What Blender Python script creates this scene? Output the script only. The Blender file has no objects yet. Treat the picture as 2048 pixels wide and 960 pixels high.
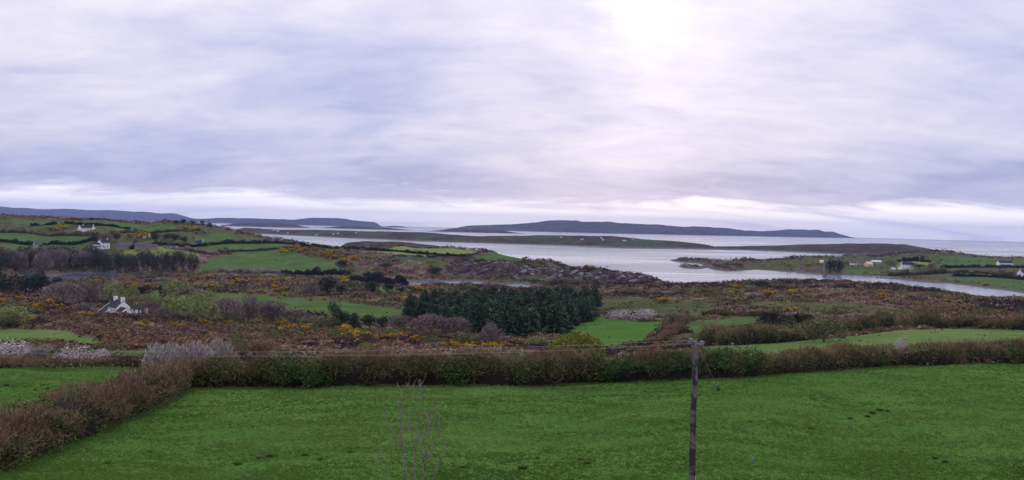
import bpy, math, random
import numpy as np
from mathutils import Matrix, Vector

# ------------------------------------------------------------------ camera
SC = bpy.context.scene
COL = SC.collection
EYE = 55.0                       # metres above the sea
F = 1600.0                       # focal length in pixels of the 2048 px wide photograph
PITCH, ROLL = math.radians(-1.02), math.radians(1.363)
CAMR = Matrix.Rotation(math.radians(90) + PITCH, 3, 'X') @ Matrix.Rotation(ROLL, 3, 'Z')
cam_data = bpy.data.cameras.new('camera')
cam_data.sensor_width = 36.0
cam_data.lens = F / 2048 * 36.0
cam_data.clip_start, cam_data.clip_end = 0.5, 80000.0
cam = bpy.data.objects.new('camera', cam_data)
COL.objects.link(cam)
cam.matrix_world = Matrix.Translation((0, 0, EYE)) @ CAMR.to_4x4()
SC.camera = cam

# ------------------------------------------------------------------ sky, sun, exposure
SUN_EL, SUN_AZ = math.radians(14.6), math.atan(0.155)      # behind thin cloud, right of centre
SUN_DIR = Vector((math.sin(SUN_AZ) * math.cos(SUN_EL), math.cos(SUN_AZ) * math.cos(SUN_EL), math.sin(SUN_EL)))
SC.view_settings.view_transform = 'Standard'
SC.view_settings.look = 'None'
SC.view_settings.exposure = 0.0
SC.view_settings.gamma = 1.0
SC.view_settings.use_curve_mapping = False
SC.render.engine = 'CYCLES'
SC.cycles.use_denoising = True
SC.cycles.max_bounces = 5
SC.cycles.diffuse_bounces = 2
SC.cycles.glossy_bounces = 2
SC.cycles.transparent_max_bounces = 8
SC.cycles.volume_bounces = 0
SC.cycles.use_adaptive_sampling = True

world = bpy.data.worlds.new('World')
SC.world = world
world.use_nodes = True
wt = world.node_tree
for n in list(wt.nodes):
    wt.nodes.remove(n)


class NT:
    """small helper to write node trees briefly"""
    def __init__(self, tree):
        self.t = tree

    def n(self, typ, **kw):
        nd = self.t.nodes.new(typ)
        for k, v in kw.items():
            if k == 'inp':
                for kk, vv in v.items():
                    if isinstance(vv, bpy.types.NodeSocket):
                        self.t.links.new(vv, nd.inputs[kk])
                    else:
                        nd.inputs[kk].default_value = vv
            else:
                setattr(nd, k, v)
        return nd

    def math(self, op, a, b=None, c=None, clamp=False):
        nd = self.t.nodes.new('ShaderNodeMath')
        nd.operation = op
        nd.use_clamp = clamp
        for i, v in enumerate((a, b, c)):
            if v is None:
                continue
            if isinstance(v, bpy.types.NodeSocket):
                self.t.links.new(v, nd.inputs[i])
            else:
                nd.inputs[i].default_value = v
        return nd.outputs[0]

    def ramp(self, fac, stops, interp='LINEAR'):
        nd = self.t.nodes.new('ShaderNodeValToRGB')
        nd.color_ramp.interpolation = interp
        el = nd.color_ramp.elements
        while len(el) < len(stops):
            el.new(0.5)
        for e, (p, c) in zip(el, stops):
            e.position = p
            if isinstance(c, (int, float)):
                c = (c, c, c)
            e.color = (*c[:3], 1)
        self.t.links.new(fac, nd.inputs[0])
        return nd.outputs[0]

    def mix(self, fac, a, b, mode='MIX'):
        nd = self.t.nodes.new('ShaderNodeMix')
        nd.data_type = 'RGBA'
        nd.blend_type = mode
        nd.clamp_factor = True
        for i, v in ((0, fac), (6, a), (7, b)):
            if isinstance(v, bpy.types.NodeSocket):
                self.t.links.new(v, nd.inputs[i])
            elif i == 0:
                nd.inputs[0].default_value = v
            else:
                nd.inputs[i].default_value = (*v[:3], 1)
        return nd.outputs[2]

    def noise(self, vec, scale, detail=4, rough=0.55, dist=0.0, off=None, stretch=None):
        if off is not None or stretch is not None:
            mp = self.n('ShaderNodeMapping', inp={'Vector': vec})
            if off is not None:
                mp.inputs['Location'].default_value = off
            if stretch is not None:
                mp.inputs['Scale'].default_value = stretch
            vec = mp.outputs[0]
        nd = self.n('ShaderNodeTexNoise', inp={'Vector': vec, 'Scale': scale, 'Detail': detail, 'Roughness': rough, 'Distortion': dist})
        return nd.outputs['Fac']

    def link(self, a, b):
        self.t.links.new(a, b)


def build_world():
    w = NT(wt)
    out = w.n('ShaderNodeOutputWorld')
    sky = w.n('ShaderNodeTexSky', sky_type='NISHITA', sun_disc=False, sun_elevation=SUN_EL, sun_rotation=SUN_AZ)
    bg_sky = w.n('ShaderNodeBackground', inp={'Color': sky.outputs[0], 'Strength': 0.1})
    d = w.n('ShaderNodeTexCoord').outputs['Generated']
    sep = w.n('ShaderNodeSeparateXYZ', inp={0: d})
    x, y, z = sep.outputs
    zz = w.math('MAXIMUM', z, 0.0)
    # cloud sheet seen in perspective: direction projected on a (curved) deck
    den = w.math('ADD', zz, 0.24)
    uv = w.n('ShaderNodeCombineXYZ', inp={0: w.math('DIVIDE', x, den), 1: w.math('DIVIDE', y, den), 2: 0.0}).outputs[0]
    big = w.noise(uv, 0.85, 3, 0.5, 0.5, off=(5.1, 0.4, 0), stretch=(0.8, 1, 1))
    mid = w.noise(uv, 3.1, 6, 0.56, 0.5, off=(7.3, -2.2, 0), stretch=(0.7, 1.1, 1))
    fine = w.noise(uv, 9.0, 5, 0.55, 0.5, off=(0.4, 5.2, 0), stretch=(0.7, 1.1, 1))
    v = w.math('ADD', w.math('MULTIPLY', big, 0.38), w.math('MULTIPLY', mid, 0.46))
    v = w.math('ADD', v, w.math('MULTIPLY', fine, 0.16))
    v = w.math('ADD', w.math('MULTIPLY', v, 1.0), 0.025)
    # deck is thicker (darker) far off, thinner overhead
    thick = w.ramp(zz, [(0.0, 0.50), (0.045, 0.37), (0.07, 0.385), (0.11, 0.465), (0.20, 0.485), (0.5, 0.54), (1.0, 0.56)])
    v = w.math('ADD', v, w.math('SUBTRACT', thick, 0.5))
    deck = w.ramp(v, [(0.30, (0.38, 0.41, 0.66)), (0.40, (0.53, 0.545, 0.78)), (0.50, (0.67, 0.655, 0.85)), (0.58, (0.78, 0.75, 0.905)), (0.70, (0.95, 0.90, 0.98))])
    # open strip under the cloud base, near the horizon, with a ragged upper edge
    edge = w.math('ADD', z, w.math('MULTIPLY', w.math('SUBTRACT', mid, 0.5), 0.07))
    strip = w.ramp(edge, [(0.0, 1.0), (0.024, 0.95), (0.040, 0.0)])
    low = w.noise(uv, 2.2, 5, 0.6, 0.5, off=(1.0, 9.0, 0), stretch=(0.3, 1.6, 1))
    stripc = w.ramp(low, [(0.34, (0.98, 0.95, 1.14)), (0.46, (1.36, 1.31, 1.38)), (0.7, (1.55, 1.5, 1.5))])
    c = w.mix(strip, deck, stripc)
    # the sun glowing through the cloud
    dotn = w.n('ShaderNodeVectorMath', operation='DOT_PRODUCT', inp={0: d, 1: tuple(SUN_DIR)}).outputs['Value']
    ang = w.math('ARCCOSINE', w.math('MINIMUM', dotn, 0.99999))
    wob = w.math('MULTIPLY', w.math('SUBTRACT', v, 0.52), -0.06)
    ang = w.math('ADD', ang, wob)
    core = w.ramp(ang, [(0.0, 0.42), (0.02, 0.34), (0.048, 0.15), (0.075, 0.05), (0.12, 0.012), (0.25, 0.0)], 'EASE')
    c = w.mix(1.0, c, w.mix(core, (0, 0, 0), (1.0, 0.92, 0.94)), 'ADD')
    bg_cloud = w.n('ShaderNodeBackground', inp={'Color': c, 'Strength': w.ramp(zz, [(0.0, 1.05), (0.28, 1.12), (0.6, 1.4), (1.0, 1.7)])})
    mixs = w.n('ShaderNodeMixShader', inp={0: 0.94, 1: bg_sky.outputs[0], 2: bg_cloud.outputs[0]})
    w.link(mixs.outputs[0], out.inputs[0])


build_world()

sun_l = bpy.data.lights.new('sun', 'SUN')
sun_l.energy = 0.5
sun_l.angle = math.radians(80)
sun_l.color = (1.0, 0.93, 0.88)
sun = bpy.data.objects.new('sun', sun_l)
COL.objects.link(sun)
sun.rotation_euler = (-SUN_DIR).to_track_quat('-Z', 'Y').to_euler()

# ------------------------------------------------------------------ general helpers
RNG = np.random.default_rng(11)
R_EARTH = 6371000.0


def drop(d):
    return d * d / (2 * R_EARTH)


def ray(px, py):
    """pixel of the photograph -> (x/y, dz/y) of its sight line"""
    v = CAMR @ Vector(((px - 1024) / F, -(py - 480) / F, -1.0))
    return v.x / v.y, v.z / v.y


def P3(px, py, d):
    u, s = ray(px, py)
    return np.array((u * d, d, EYE + s * d))


def sea_depth(px, py):
    u, s = ray(px, py)
    return EYE / -s


_perm = np.random.default_rng(5).random((256, 256))


def vnoise(x, y):
    xi, yi = np.floor(x).astype(int), np.floor(y).astype(int)
    fx, fy = x - xi, y - yi
    fx, fy = fx * fx * (3 - 2 * fx), fy * fy * (3 - 2 * fy)
    a = _perm[xi & 255, yi & 255]; b = _perm[(xi + 1) & 255, yi & 255]
    c = _perm[xi & 255, (yi + 1) & 255]; d = _perm[(xi + 1) & 255, (yi + 1) & 255]
    return (a * (1 - fx) + b * fx) * (1 - fy) + (c * (1 - fx) + d * fx) * fy - 0.5


def fbm(x, y, o=4, g=0.5):
    r, a = 0, 1.0
    for i in range(o):
        r = r + a * vnoise(x * 2 ** i + 17.3 * i, y * 2 ** i - 9.1 * i)
        a *= g
    return r


def mesh_np(name, V, Fc, mats, tint=None, col=None, smooth=False, mat_idx=None):
    V = np.asarray(V, np.float32); Fc = np.asarray(Fc, np.int32)
    me = bpy.data.meshes.new(name)
    n, (m, k) = len(V), Fc.shape
    me.vertices.add(n); me.vertices.foreach_set('co', V.ravel())
    me.loops.add(m * k); me.loops.foreach_set('vertex_index', Fc.ravel())
    me.polygons.add(m)
    me.polygons.foreach_set('loop_start', np.arange(m, dtype=np.int32) * k)
    me.polygons.foreach_set('loop_total', np.full(m, k, np.int32))
    if smooth:
        me.polygons.foreach_set('use_smooth', np.ones(m, bool))
    if mat_idx is not None:
        me.polygons.foreach_set('material_index', np.asarray(mat_idx, np.int32))
    if tint is not None:
        a = me.attributes.new('tint', 'FLOAT', 'POINT'); a.data.foreach_set('value', np.asarray(tint, np.float32))
    if col is not None:
        a = me.attributes.new('col', 'FLOAT_COLOR', 'POINT')
        c4 = np.ones((n, 4), np.float32); c4[:, :3] = col
        a.data.foreach_set('color', c4.ravel())
    for mt in (mats if isinstance(mats, (list, tuple)) else [mats]):
        me.materials.append(mt)
    me.update(calc_edges=True)
    return me


def obj(name, me, parent=None, loc=None, rz=0.0, scale=None):
    o = bpy.data.objects.new(name, me)
    COL.objects.link(o)
    if parent is not None:
        o.parent = parent
    if loc is not None:
        o.location = tuple(float(v) for v in loc)
    if rz:
        o.rotation_euler = (0, 0, rz)
    if scale is not None:
        o.scale = scale if isinstance(scale, (tuple, list)) else (scale,) * 3
    return o


def tag(o, label=None, cat=None, group=None, kind=None):
    if label: o['label'] = label
    if cat: o['category'] = cat
    if group: o['group'] = group
    if kind: o['kind'] = kind
    return o


class Soup:
    """collects polygons of any size into one mesh"""
    def __init__(self):
        self.v, self.f = [], []

    def add(self, vs, fs):
        b = len(self.v)
        self.v += [tuple(map(float, p)) for p in vs]
        self.f += [tuple(i + b for i in f) for f in fs]
        return self

    def box(self, x0, x1, y0, y1, z0, z1):
        return self.add([(x0, y0, z0), (x1, y0, z0), (x1, y1, z0), (x0, y1, z0), (x0, y0, z1), (x1, y0, z1), (x1, y1, z1), (x0, y1, z1)],
                        [(0, 3, 2, 1), (4, 5, 6, 7), (0, 1, 5, 4), (1, 2, 6, 5), (2, 3, 7, 6), (3, 0, 4, 7)])

    def tube(self, pts, radii, n=6, cap=True):
        pts = [Vector(map(float, p)) for p in pts]
        rings = []
        for i, p in enumerate(pts):
            t = (pts[min(i + 1, len(pts) - 1)] - pts[max(i - 1, 0)]).normalized()
            a = t.cross(Vector((0.13, 0.97, 0.2))).normalized(); b = t.cross(a)
            r = radii[i] if hasattr(radii, '__len__') else radii
            rings.append([p + (a * math.cos(2 * math.pi * k / n) + b * math.sin(2 * math.pi * k / n)) * r for k in range(n)])
        vs = [q for r in rings for q in r]
        fs = [(i * n + k, i * n + (k + 1) % n, (i + 1) * n + (k + 1) % n, (i + 1) * n + k) for i in range(len(pts) - 1) for k in range(n)]
        if cap:
            fs += [tuple(range(n))[::-1], tuple((len(pts) - 1) * n + k for k in range(n))]
        return self.add(vs, fs)

    def build(self, name, mat, parent=None, smooth=False):
        me = bpy.data.meshes.new(name)
        me.from_pydata(self.v, [], self.f)
        me.materials.append(mat)
        if smooth:
            me.polygons.foreach_set('use_smooth', [True] * len(me.polygons))
        me.update()
        return obj(name, me, parent)


# ------------------------------------------------------------------ materials
def new_mat(name):
    m = bpy.data.materials.new(name)
    m.use_nodes = True
    t = NT(m.node_tree)
    b = m.node_tree.nodes['Principled BSDF']
    b.inputs['Roughness'].default_value = 0.9
    b.inputs['Specular IOR Level'].default_value = 0.0
    return m, t, b


def set_in(t, b, key, v):
    if isinstance(v, bpy.types.NodeSocket):
        t.link(v, b.inputs[key])
    else:
        b.inputs[key].default_value = (*v, 1) if isinstance(v, tuple) and len(v) == 3 else v


def flat_mat(name, c, rough=0.8, var=0.25, scale=3.0, metal=0.0, spec=0.2):
    m, t, b = new_mat(name)
    pos = t.n('ShaderNodeNewGeometry').outputs['Position']
    nz = t.noise(pos, scale, 5, 0.6)
    lo = tuple(x * (1 - var) for x in c); hi = tuple(min(1, x * (1 + var)) for x in c)
    set_in(t, b, 'Base Color', t.ramp(nz, [(0.3, lo), (0.7, hi)]))
    b.inputs['Roughness'].default_value = rough
    b.inputs['Metallic'].default_value = metal
    b.inputs['Specular IOR Level'].default_value = spec
    return m


def foliage_mat(name, cols, objvar=0.35, translucent=0.15):
    """colours picked leaf by leaf (attribute tint), shifted plant by plant"""
    m, t, b = new_mat(name)
    a = t.n('ShaderNodeAttribute', attribute_name='tint').outputs['Fac']
    n = len(cols)
    c = t.ramp(a, [(i / max(1, n - 1), cc) for i, cc in enumerate(cols)])
    r = t.n('ShaderNodeObjectInfo').outputs['Random']
    k = t.math('ADD', t.math('MULTIPLY', r, objvar), 1 - objvar / 2)
    hs = t.n('ShaderNodeHueSaturation', inp={'Color': c, 'Value': k, 'Hue': t.math('ADD', t.math('MULTIPLY', r, 0.025), 0.4875)})
    set_in(t, b, 'Base Color', hs.outputs[0])
    b.inputs['Roughness'].default_value = 0.85
    b.inputs['Specular IOR Level'].default_value = 0.05
    if translucent:
        tr = t.n('ShaderNodeBsdfTranslucent', inp={'Color': hs.outputs[0]})
        mx = t.n('ShaderNodeMixShader', inp={0: translucent, 1: b.outputs[0], 2: tr.outputs[0]})
        t.link(mx.outputs[0], m.node_tree.nodes['Material Output'].inputs[0])
    return m


def grass_mat(name, c_dark, c_mid, c_lite, big=0.03, seed=0):
    m, t, b = new_mat(name)
    pos = t.n('ShaderNodeNewGeometry').outputs['Position']
    n1 = t.noise(pos, big, 4, 0.6, 0.3, off=(seed * 31.0, seed * 17.0, 0))
    n2 = t.noise(pos, 0.35, 5, 0.65, 0.2, off=(0, seed * 7.0, 0), stretch=(0.5, 1, 1))
    n3 = t.noise(pos, 4.0, 4, 0.7)
    v = t.math('ADD', t.math('MULTIPLY', n1, 0.45), t.math('ADD', t.math('MULTIPLY', n2, 0.40), t.math('MULTIPLY', n3, 0.15)))
    set_in(t, b, 'Base Color', t.ramp(v, [(0.34, c_dark), (0.5, c_mid), (0.66, c_lite)]))
    bp = t.n('ShaderNodeBump', inp={'Strength': 0.6, 'Distance': 0.12, 'Height': t.math('ADD', n2, n3)})
    set_in(t, b, 'Normal', bp.outputs[0])
    return m


def heath_mat(name, rock=0.0, far=False):
    m, t, b = new_mat(name)
    pos = t.n('ShaderNodeNewGeometry').outputs['Position']
    z = t.n('ShaderNodeSeparateXYZ', inp={0: pos}).outputs[2]
    k = 0.25 if far else 1.0
    n1 = t.noise(pos, 0.02 * k, 5, 0.6, 0.6, stretch=(0.6, 1, 1))
    n2 = t.noise(pos, 0.11 * k, 6, 0.65, 0.4, off=(40, 3, 0))
    n3 = t.noise(pos, 0.6 * k, 5, 0.7, off=(0, 11, 4))
    c = t.ramp(n2, [(0.28, (0.055, 0.040, 0.038)), (0.42, (0.105, 0.070, 0.055)), (0.52, (0.14, 0.090, 0.066)), (0.62, (0.20, 0.155, 0.11)), (0.75, (0.12, 0.11, 0.065))])
    g = t.ramp(n3, [(0.3, (0.045, 0.055, 0.024)), (0.7, (0.095, 0.12, 0.045))])
    c = t.mix(t.ramp(n1, [(0.47, 0.0), (0.60, 0.85)]), c, g)
    if rock > 0:
        c = t.mix(0.8, c, (0.036, 0.026, 0.032))
        c = t.mix(t.ramp(n1, [(0.52, 0.0), (0.62, 0.8)]), c, g)
        n4 = t.noise(pos, 0.10 * k, 6, 0.75, 1.2, off=(9, 9, 1), stretch=(1.0, 0.6, 1.6))
        rk = t.ramp(n3, [(0.3, (0.10, 0.088, 0.095)), (0.7, (0.27, 0.24, 0.245))])
        c = t.mix(t.ramp(n4, [(0.55, 0.0), (0.60, 0.9)]), c, rk)
    # wrack-dark rock with a pale line along the water
    zz = t.math('ADD', z, t.math('MULTIPLY', n3, 1.2))
    sh = t.ramp(n3, [(0.35, (0.05, 0.045, 0.042)), (0.6, (0.16, 0.145, 0.135))])
    c = t.mix(t.ramp(t.math('MULTIPLY', zz, 0.1), [(0.13, 1.0), (0.24, 0.0)]), c, sh)
    set_in(t, b, 'Base Color', c)
    bp = t.n('ShaderNodeBump', inp={'Strength': 0.9, 'Distance': 0.5, 'Height': t.math('ADD', n2, t.math('MULTIPLY', n3, 0.6))})
    set_in(t, b, 'Normal', bp.outputs[0])
    return m


def island_mat(name, green=0.5, k=1.0):
    m, t, b = new_mat(name)
    tc = t.n('ShaderNodeNewGeometry').outputs['Position']
    n1 = t.noise(tc, 0.006 * k, 5, 0.6, 0.5)
    n2 = t.noise(tc, 0.03 * k, 6, 0.7, 0.4)
    n3 = t.noise(tc, 0.15 * k, 4, 0.7)
    c = t.ramp(n2, [(0.3, (0.028, 0.025, 0.026)), (0.5, (0.062, 0.050, 0.042)), (0.68, (0.11, 0.09, 0.062))])
    g = t.ramp(n3, [(0.3, (0.05, 0.066, 0.03)), (0.7, (0.085, 0.105, 0.048))])
    c = t.mix(t.ramp(n1, [(0.56 - 0.2 * green, 0.0), (0.64 - 0.2 * green, 0.9)]), c, g)
    h = t.n('ShaderNodeAttribute', attribute_name='tint').outputs['Fac']
    sh = t.ramp(n3, [(0.35, (0.045, 0.042, 0.045)), (0.65, (0.20, 0.185, 0.18))])
    c = t.mix(t.ramp(t.math('ADD', t.math('MULTIPLY', h, 0.1), t.math('MULTIPLY', n2, 0.4)), [(0.40, 1.0), (0.60, 0.0)]), c, sh)
    set_in(t, b, 'Base Color', c)
    bp = t.n('ShaderNodeBump', inp={'Strength': 0.7, 'Distance': 3.0 / k, 'Height': n2})
    set_in(t, b, 'Normal', bp.outputs[0])
    return m


def sea_mat():
    m, t, b = new_mat('sea_water')
    pos = t.n('ShaderNodeNewGeometry').outputs['Position']
    n1 = t.noise(pos, 0.004, 4, 0.6, 0.8, stretch=(0.35, 1, 1))
    n2 = t.noise(pos, 0.45, 4, 0.65, 0.3, stretch=(0.6, 1, 1))
    b.inputs['Base Color'].default_value = (0.034, 0.066, 0.11, 1)
    b.inputs['IOR'].default_value = 1.333
    b.inputs['Specular IOR Level'].default_value = 0.5
    set_in(t, b, 'Roughness', t.ramp(n1, [(0.35, 0.12), (0.65, 0.36)]))
    bp = t.n('ShaderNodeBump', inp={'Strength': 0.10, 'Distance': 0.25, 'Height': n2})
    set_in(t, b, 'Normal', bp.outputs[0])
    return m


M = {
    'near_grass': grass_mat('near_grass', (0.050, 0.120, 0.023), (0.067, 0.148, 0.029), (0.096, 0.174, 0.040), 0.05, 1),
    'mid_grass': grass_mat('mid_grass', (0.046, 0.088, 0.028), (0.074, 0.126, 0.040), (0.124, 0.162, 0.066), 0.06, 2),
    'pale_grass': grass_mat('pale_grass', (0.12, 0.165, 0.048), (0.17, 0.215, 0.066), (0.235, 0.262, 0.092), 0.02, 3),
    'fresh_grass': grass_mat('fresh_grass', (0.074, 0.126, 0.036), (0.108, 0.168, 0.050), (0.160, 0.206, 0.074), 0.06, 5),
    'rough_grass': grass_mat('rough_grass', (0.048, 0.054, 0.026), (0.080, 0.094, 0.040), (0.135, 0.125, 0.066), 0.05, 4),
    'heath': heath_mat('heath'),
    'rocky_heath': heath_mat('rocky_heath', 1.0),
    'island': island_mat('island_heath', 0.0),
    'island_green': island_mat('island_green', 0.34),
    'island_far': island_mat('far_island', 0.12, 0.3),
    'sea': sea_mat(),
    'bark': flat_mat('bark', (0.085, 0.068, 0.058), 0.95, 0.4, 6),
    'stems_and_shade': flat_mat('stems_and_shade', (0.022, 0.017, 0.014), 0.95, 0.4, 3),  # dark trunk bark; also the shade painted inside the hedges
    'white_wall': flat_mat('white_render', (0.78, 0.78, 0.80), 0.85, 0.06, 1.2),
    'cream_wall': flat_mat('cream_render', (0.62, 0.50, 0.36), 0.85, 0.1, 1.0),
    'slate': flat_mat('slate', (0.036, 0.038, 0.056), 0.75, 0.3, 1.5, spec=0.08),
    'grey_roof': flat_mat('grey_roof', (0.085, 0.078, 0.088), 0.75, 0.2, 0.8),
    'white_roof': flat_mat('pale_sheet_roof', (0.62, 0.64, 0.68), 0.5, 0.1, 0.8),
    'stone': flat_mat('ruin_stone', (0.24, 0.20, 0.18), 0.95, 0.35, 1.0),
    'rock': flat_mat('grey_rock', (0.17, 0.15, 0.16), 0.95, 0.55, 0.4),
    'glass': flat_mat('window_glass', (0.02, 0.025, 0.035), 0.1, 0.1, 1.0, spec=0.5),
    'door': flat_mat('door_paint', (0.12, 0.05, 0.04), 0.5, 0.1, 1.0),
    'chimney_pot': flat_mat('chimney_pot', (0.30, 0.12, 0.07), 0.8, 0.1, 3.0),
    'concrete': flat_mat('concrete', (0.30, 0.29, 0.28), 0.9, 0.2, 0.6),
    'red_paint': flat_mat('red_paint', (0.45, 0.06, 0.05), 0.5, 0.1, 1.0),
    'blue_paint': flat_mat('blue_plastic', (0.03, 0.22, 0.42), 0.5, 0.1, 8.0),
    'steel': flat_mat('galvanised_steel', (0.20, 0.21, 0.24), 0.6, 0.2, 20.0, 0.3, 0.3),
    'porcelain': flat_mat('grey_porcelain', (0.13, 0.14, 0.20), 0.35, 0.2, 25.0, spec=0.5),
    'wire': flat_mat('aluminium_wire', (0.34, 0.32, 0.32), 0.5, 0.1, 5.0, 0.2, 0.4),
    'black': flat_mat('black_rubber', (0.015, 0.015, 0.017), 0.6, 0.2, 10.0),
    'twig_grey': flat_mat('twig_grey', (0.20, 0.175, 0.165), 0.9, 0.35, 12.0),
}
FOL = {
    'hedge_twig': foliage_mat('hedge_twigs', [(0.072, 0.048, 0.030), (0.170, 0.110, 0.068), (0.265, 0.182, 0.116), (0.19, 0.165, 0.072)], 0.1),
    'hedge_leaf': foliage_mat('hedge_leaves', [(0.030, 0.038, 0.014), (0.070, 0.090, 0.030), (0.135, 0.160, 0.055), (0.12, 0.095, 0.05)], 0.1),
    'hedge_green': foliage_mat('hedge_green_leaves', [(0.022, 0.046, 0.013), (0.060, 0.115, 0.030), (0.125, 0.20, 0.052)], 0.1),
    'conifer': foliage_mat('conifer_needles', [(0.018, 0.031, 0.020), (0.042, 0.066, 0.040), (0.098, 0.130, 0.074)], 0.7, 0.0),
    'evergreen': foliage_mat('evergreen_leaves', [(0.010, 0.018, 0.014), (0.020, 0.032, 0.022), (0.035, 0.050, 0.028)], 0.35, 0.05),
    'bare': foliage_mat('bare_twigs', [(0.095, 0.072, 0.070), (0.20, 0.155, 0.145), (0.31, 0.25, 0.225)], 0.3, 0.0),
    'bare_dark': foliage_mat('dark_bare_twigs', [(0.030, 0.033, 0.029), (0.058, 0.060, 0.048), (0.09, 0.098, 0.062)], 0.3, 0.0),
    'willow': foliage_mat('willow_leaves', [(0.095, 0.120, 0.042), (0.20, 0.24, 0.085), (0.32, 0.35, 0.15)], 0.25),
    'bright': foliage_mat('fresh_leaves', [(0.085, 0.115, 0.022), (0.175, 0.21, 0.038), (0.26, 0.27, 0.06)], 0.15),
    'olive': foliage_mat('olive_leaves', [(0.058, 0.066, 0.030), (0.105, 0.115, 0.052), (0.165, 0.165, 0.082)], 0.3),
    'blossom': foliage_mat('blackthorn_blossom', [(0.10, 0.075, 0.068), (0.30, 0.25, 0.245), (0.60, 0.54, 0.55), (0.76, 0.71, 0.72)], 0.15),
    'pale_twig': foliage_mat('pale_twigs', [(0.15, 0.13, 0.11), (0.34, 0.30, 0.275), (0.56, 0.51, 0.49)], 0.15),
    'gorse_leaf': foliage_mat('gorse_spines', [(0.024, 0.030, 0.012), (0.045, 0.052, 0.018), (0.085, 0.07, 0.026)], 0.3),
    'gorse_flower': foliage_mat('gorse_flowers', [(0.32, 0.17, 0.008), (0.55, 0.31, 0.010), (0.68, 0.43, 0.02)], 0.3),
    'grass_blade': foliage_mat('grass_blades', [(0.062, 0.144, 0.028), (0.092, 0.190, 0.038), (0.138, 0.232, 0.056)], 0.0, 0.45),
    'rush': foliage_mat('rush_stems', [(0.040, 0.080, 0.022), (0.075, 0.12, 0.034), (0.13, 0.13, 0.055)], 0.2),
}


def scrub_mat():
    m, t, b = new_mat('heath_scrub')
    set_in(t, b, 'Base Color', t.n('ShaderNodeAttribute', attribute_name='col').outputs['Color'])
    return m


M['scrub'] = scrub_mat()


def pole_mat():
    m, t, b = new_mat('weathered_pole')
    pos = t.n('ShaderNodeNewGeometry').outputs['Position']
    n1 = t.noise(pos, 2.2, 5, 0.7, 0.5, stretch=(6, 6, 0.7))
    n2 = t.noise(pos, 1.1, 4, 0.7, 0.8, off=(4, 2, 8))
    c = t.ramp(n1, [(0.3, (0.085, 0.07, 0.075)), (0.55, (0.17, 0.14, 0.145)), (0.75, (0.26, 0.21, 0.19))])
    c = t.mix(t.ramp(n2, [(0.48, 0.0), (0.56, 0.85)]), c, (0.028, 0.026, 0.036))
    set_in(t, b, 'Base Color', c)
    bp = t.n('ShaderNodeBump', inp={'Strength': 0.5, 'Distance': 0.02, 'Height': n1})
    set_in(t, b, 'Normal', bp.outputs[0])
    return m


M['pole'] = pole_mat()

# ------------------------------------------------------------------ the land: heights from surveyed points
PTS = []          # (u, depth, height above the sea)


def vis(px, py, d):
    u, s = ray(px, py)
    PTS.append((u, d, EYE + s * d))


def hid(px, d, h):
    u, s = ray(px, 480 + (px - 1024) * 0.0238)
    PTS.append((u, d, h))


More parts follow.
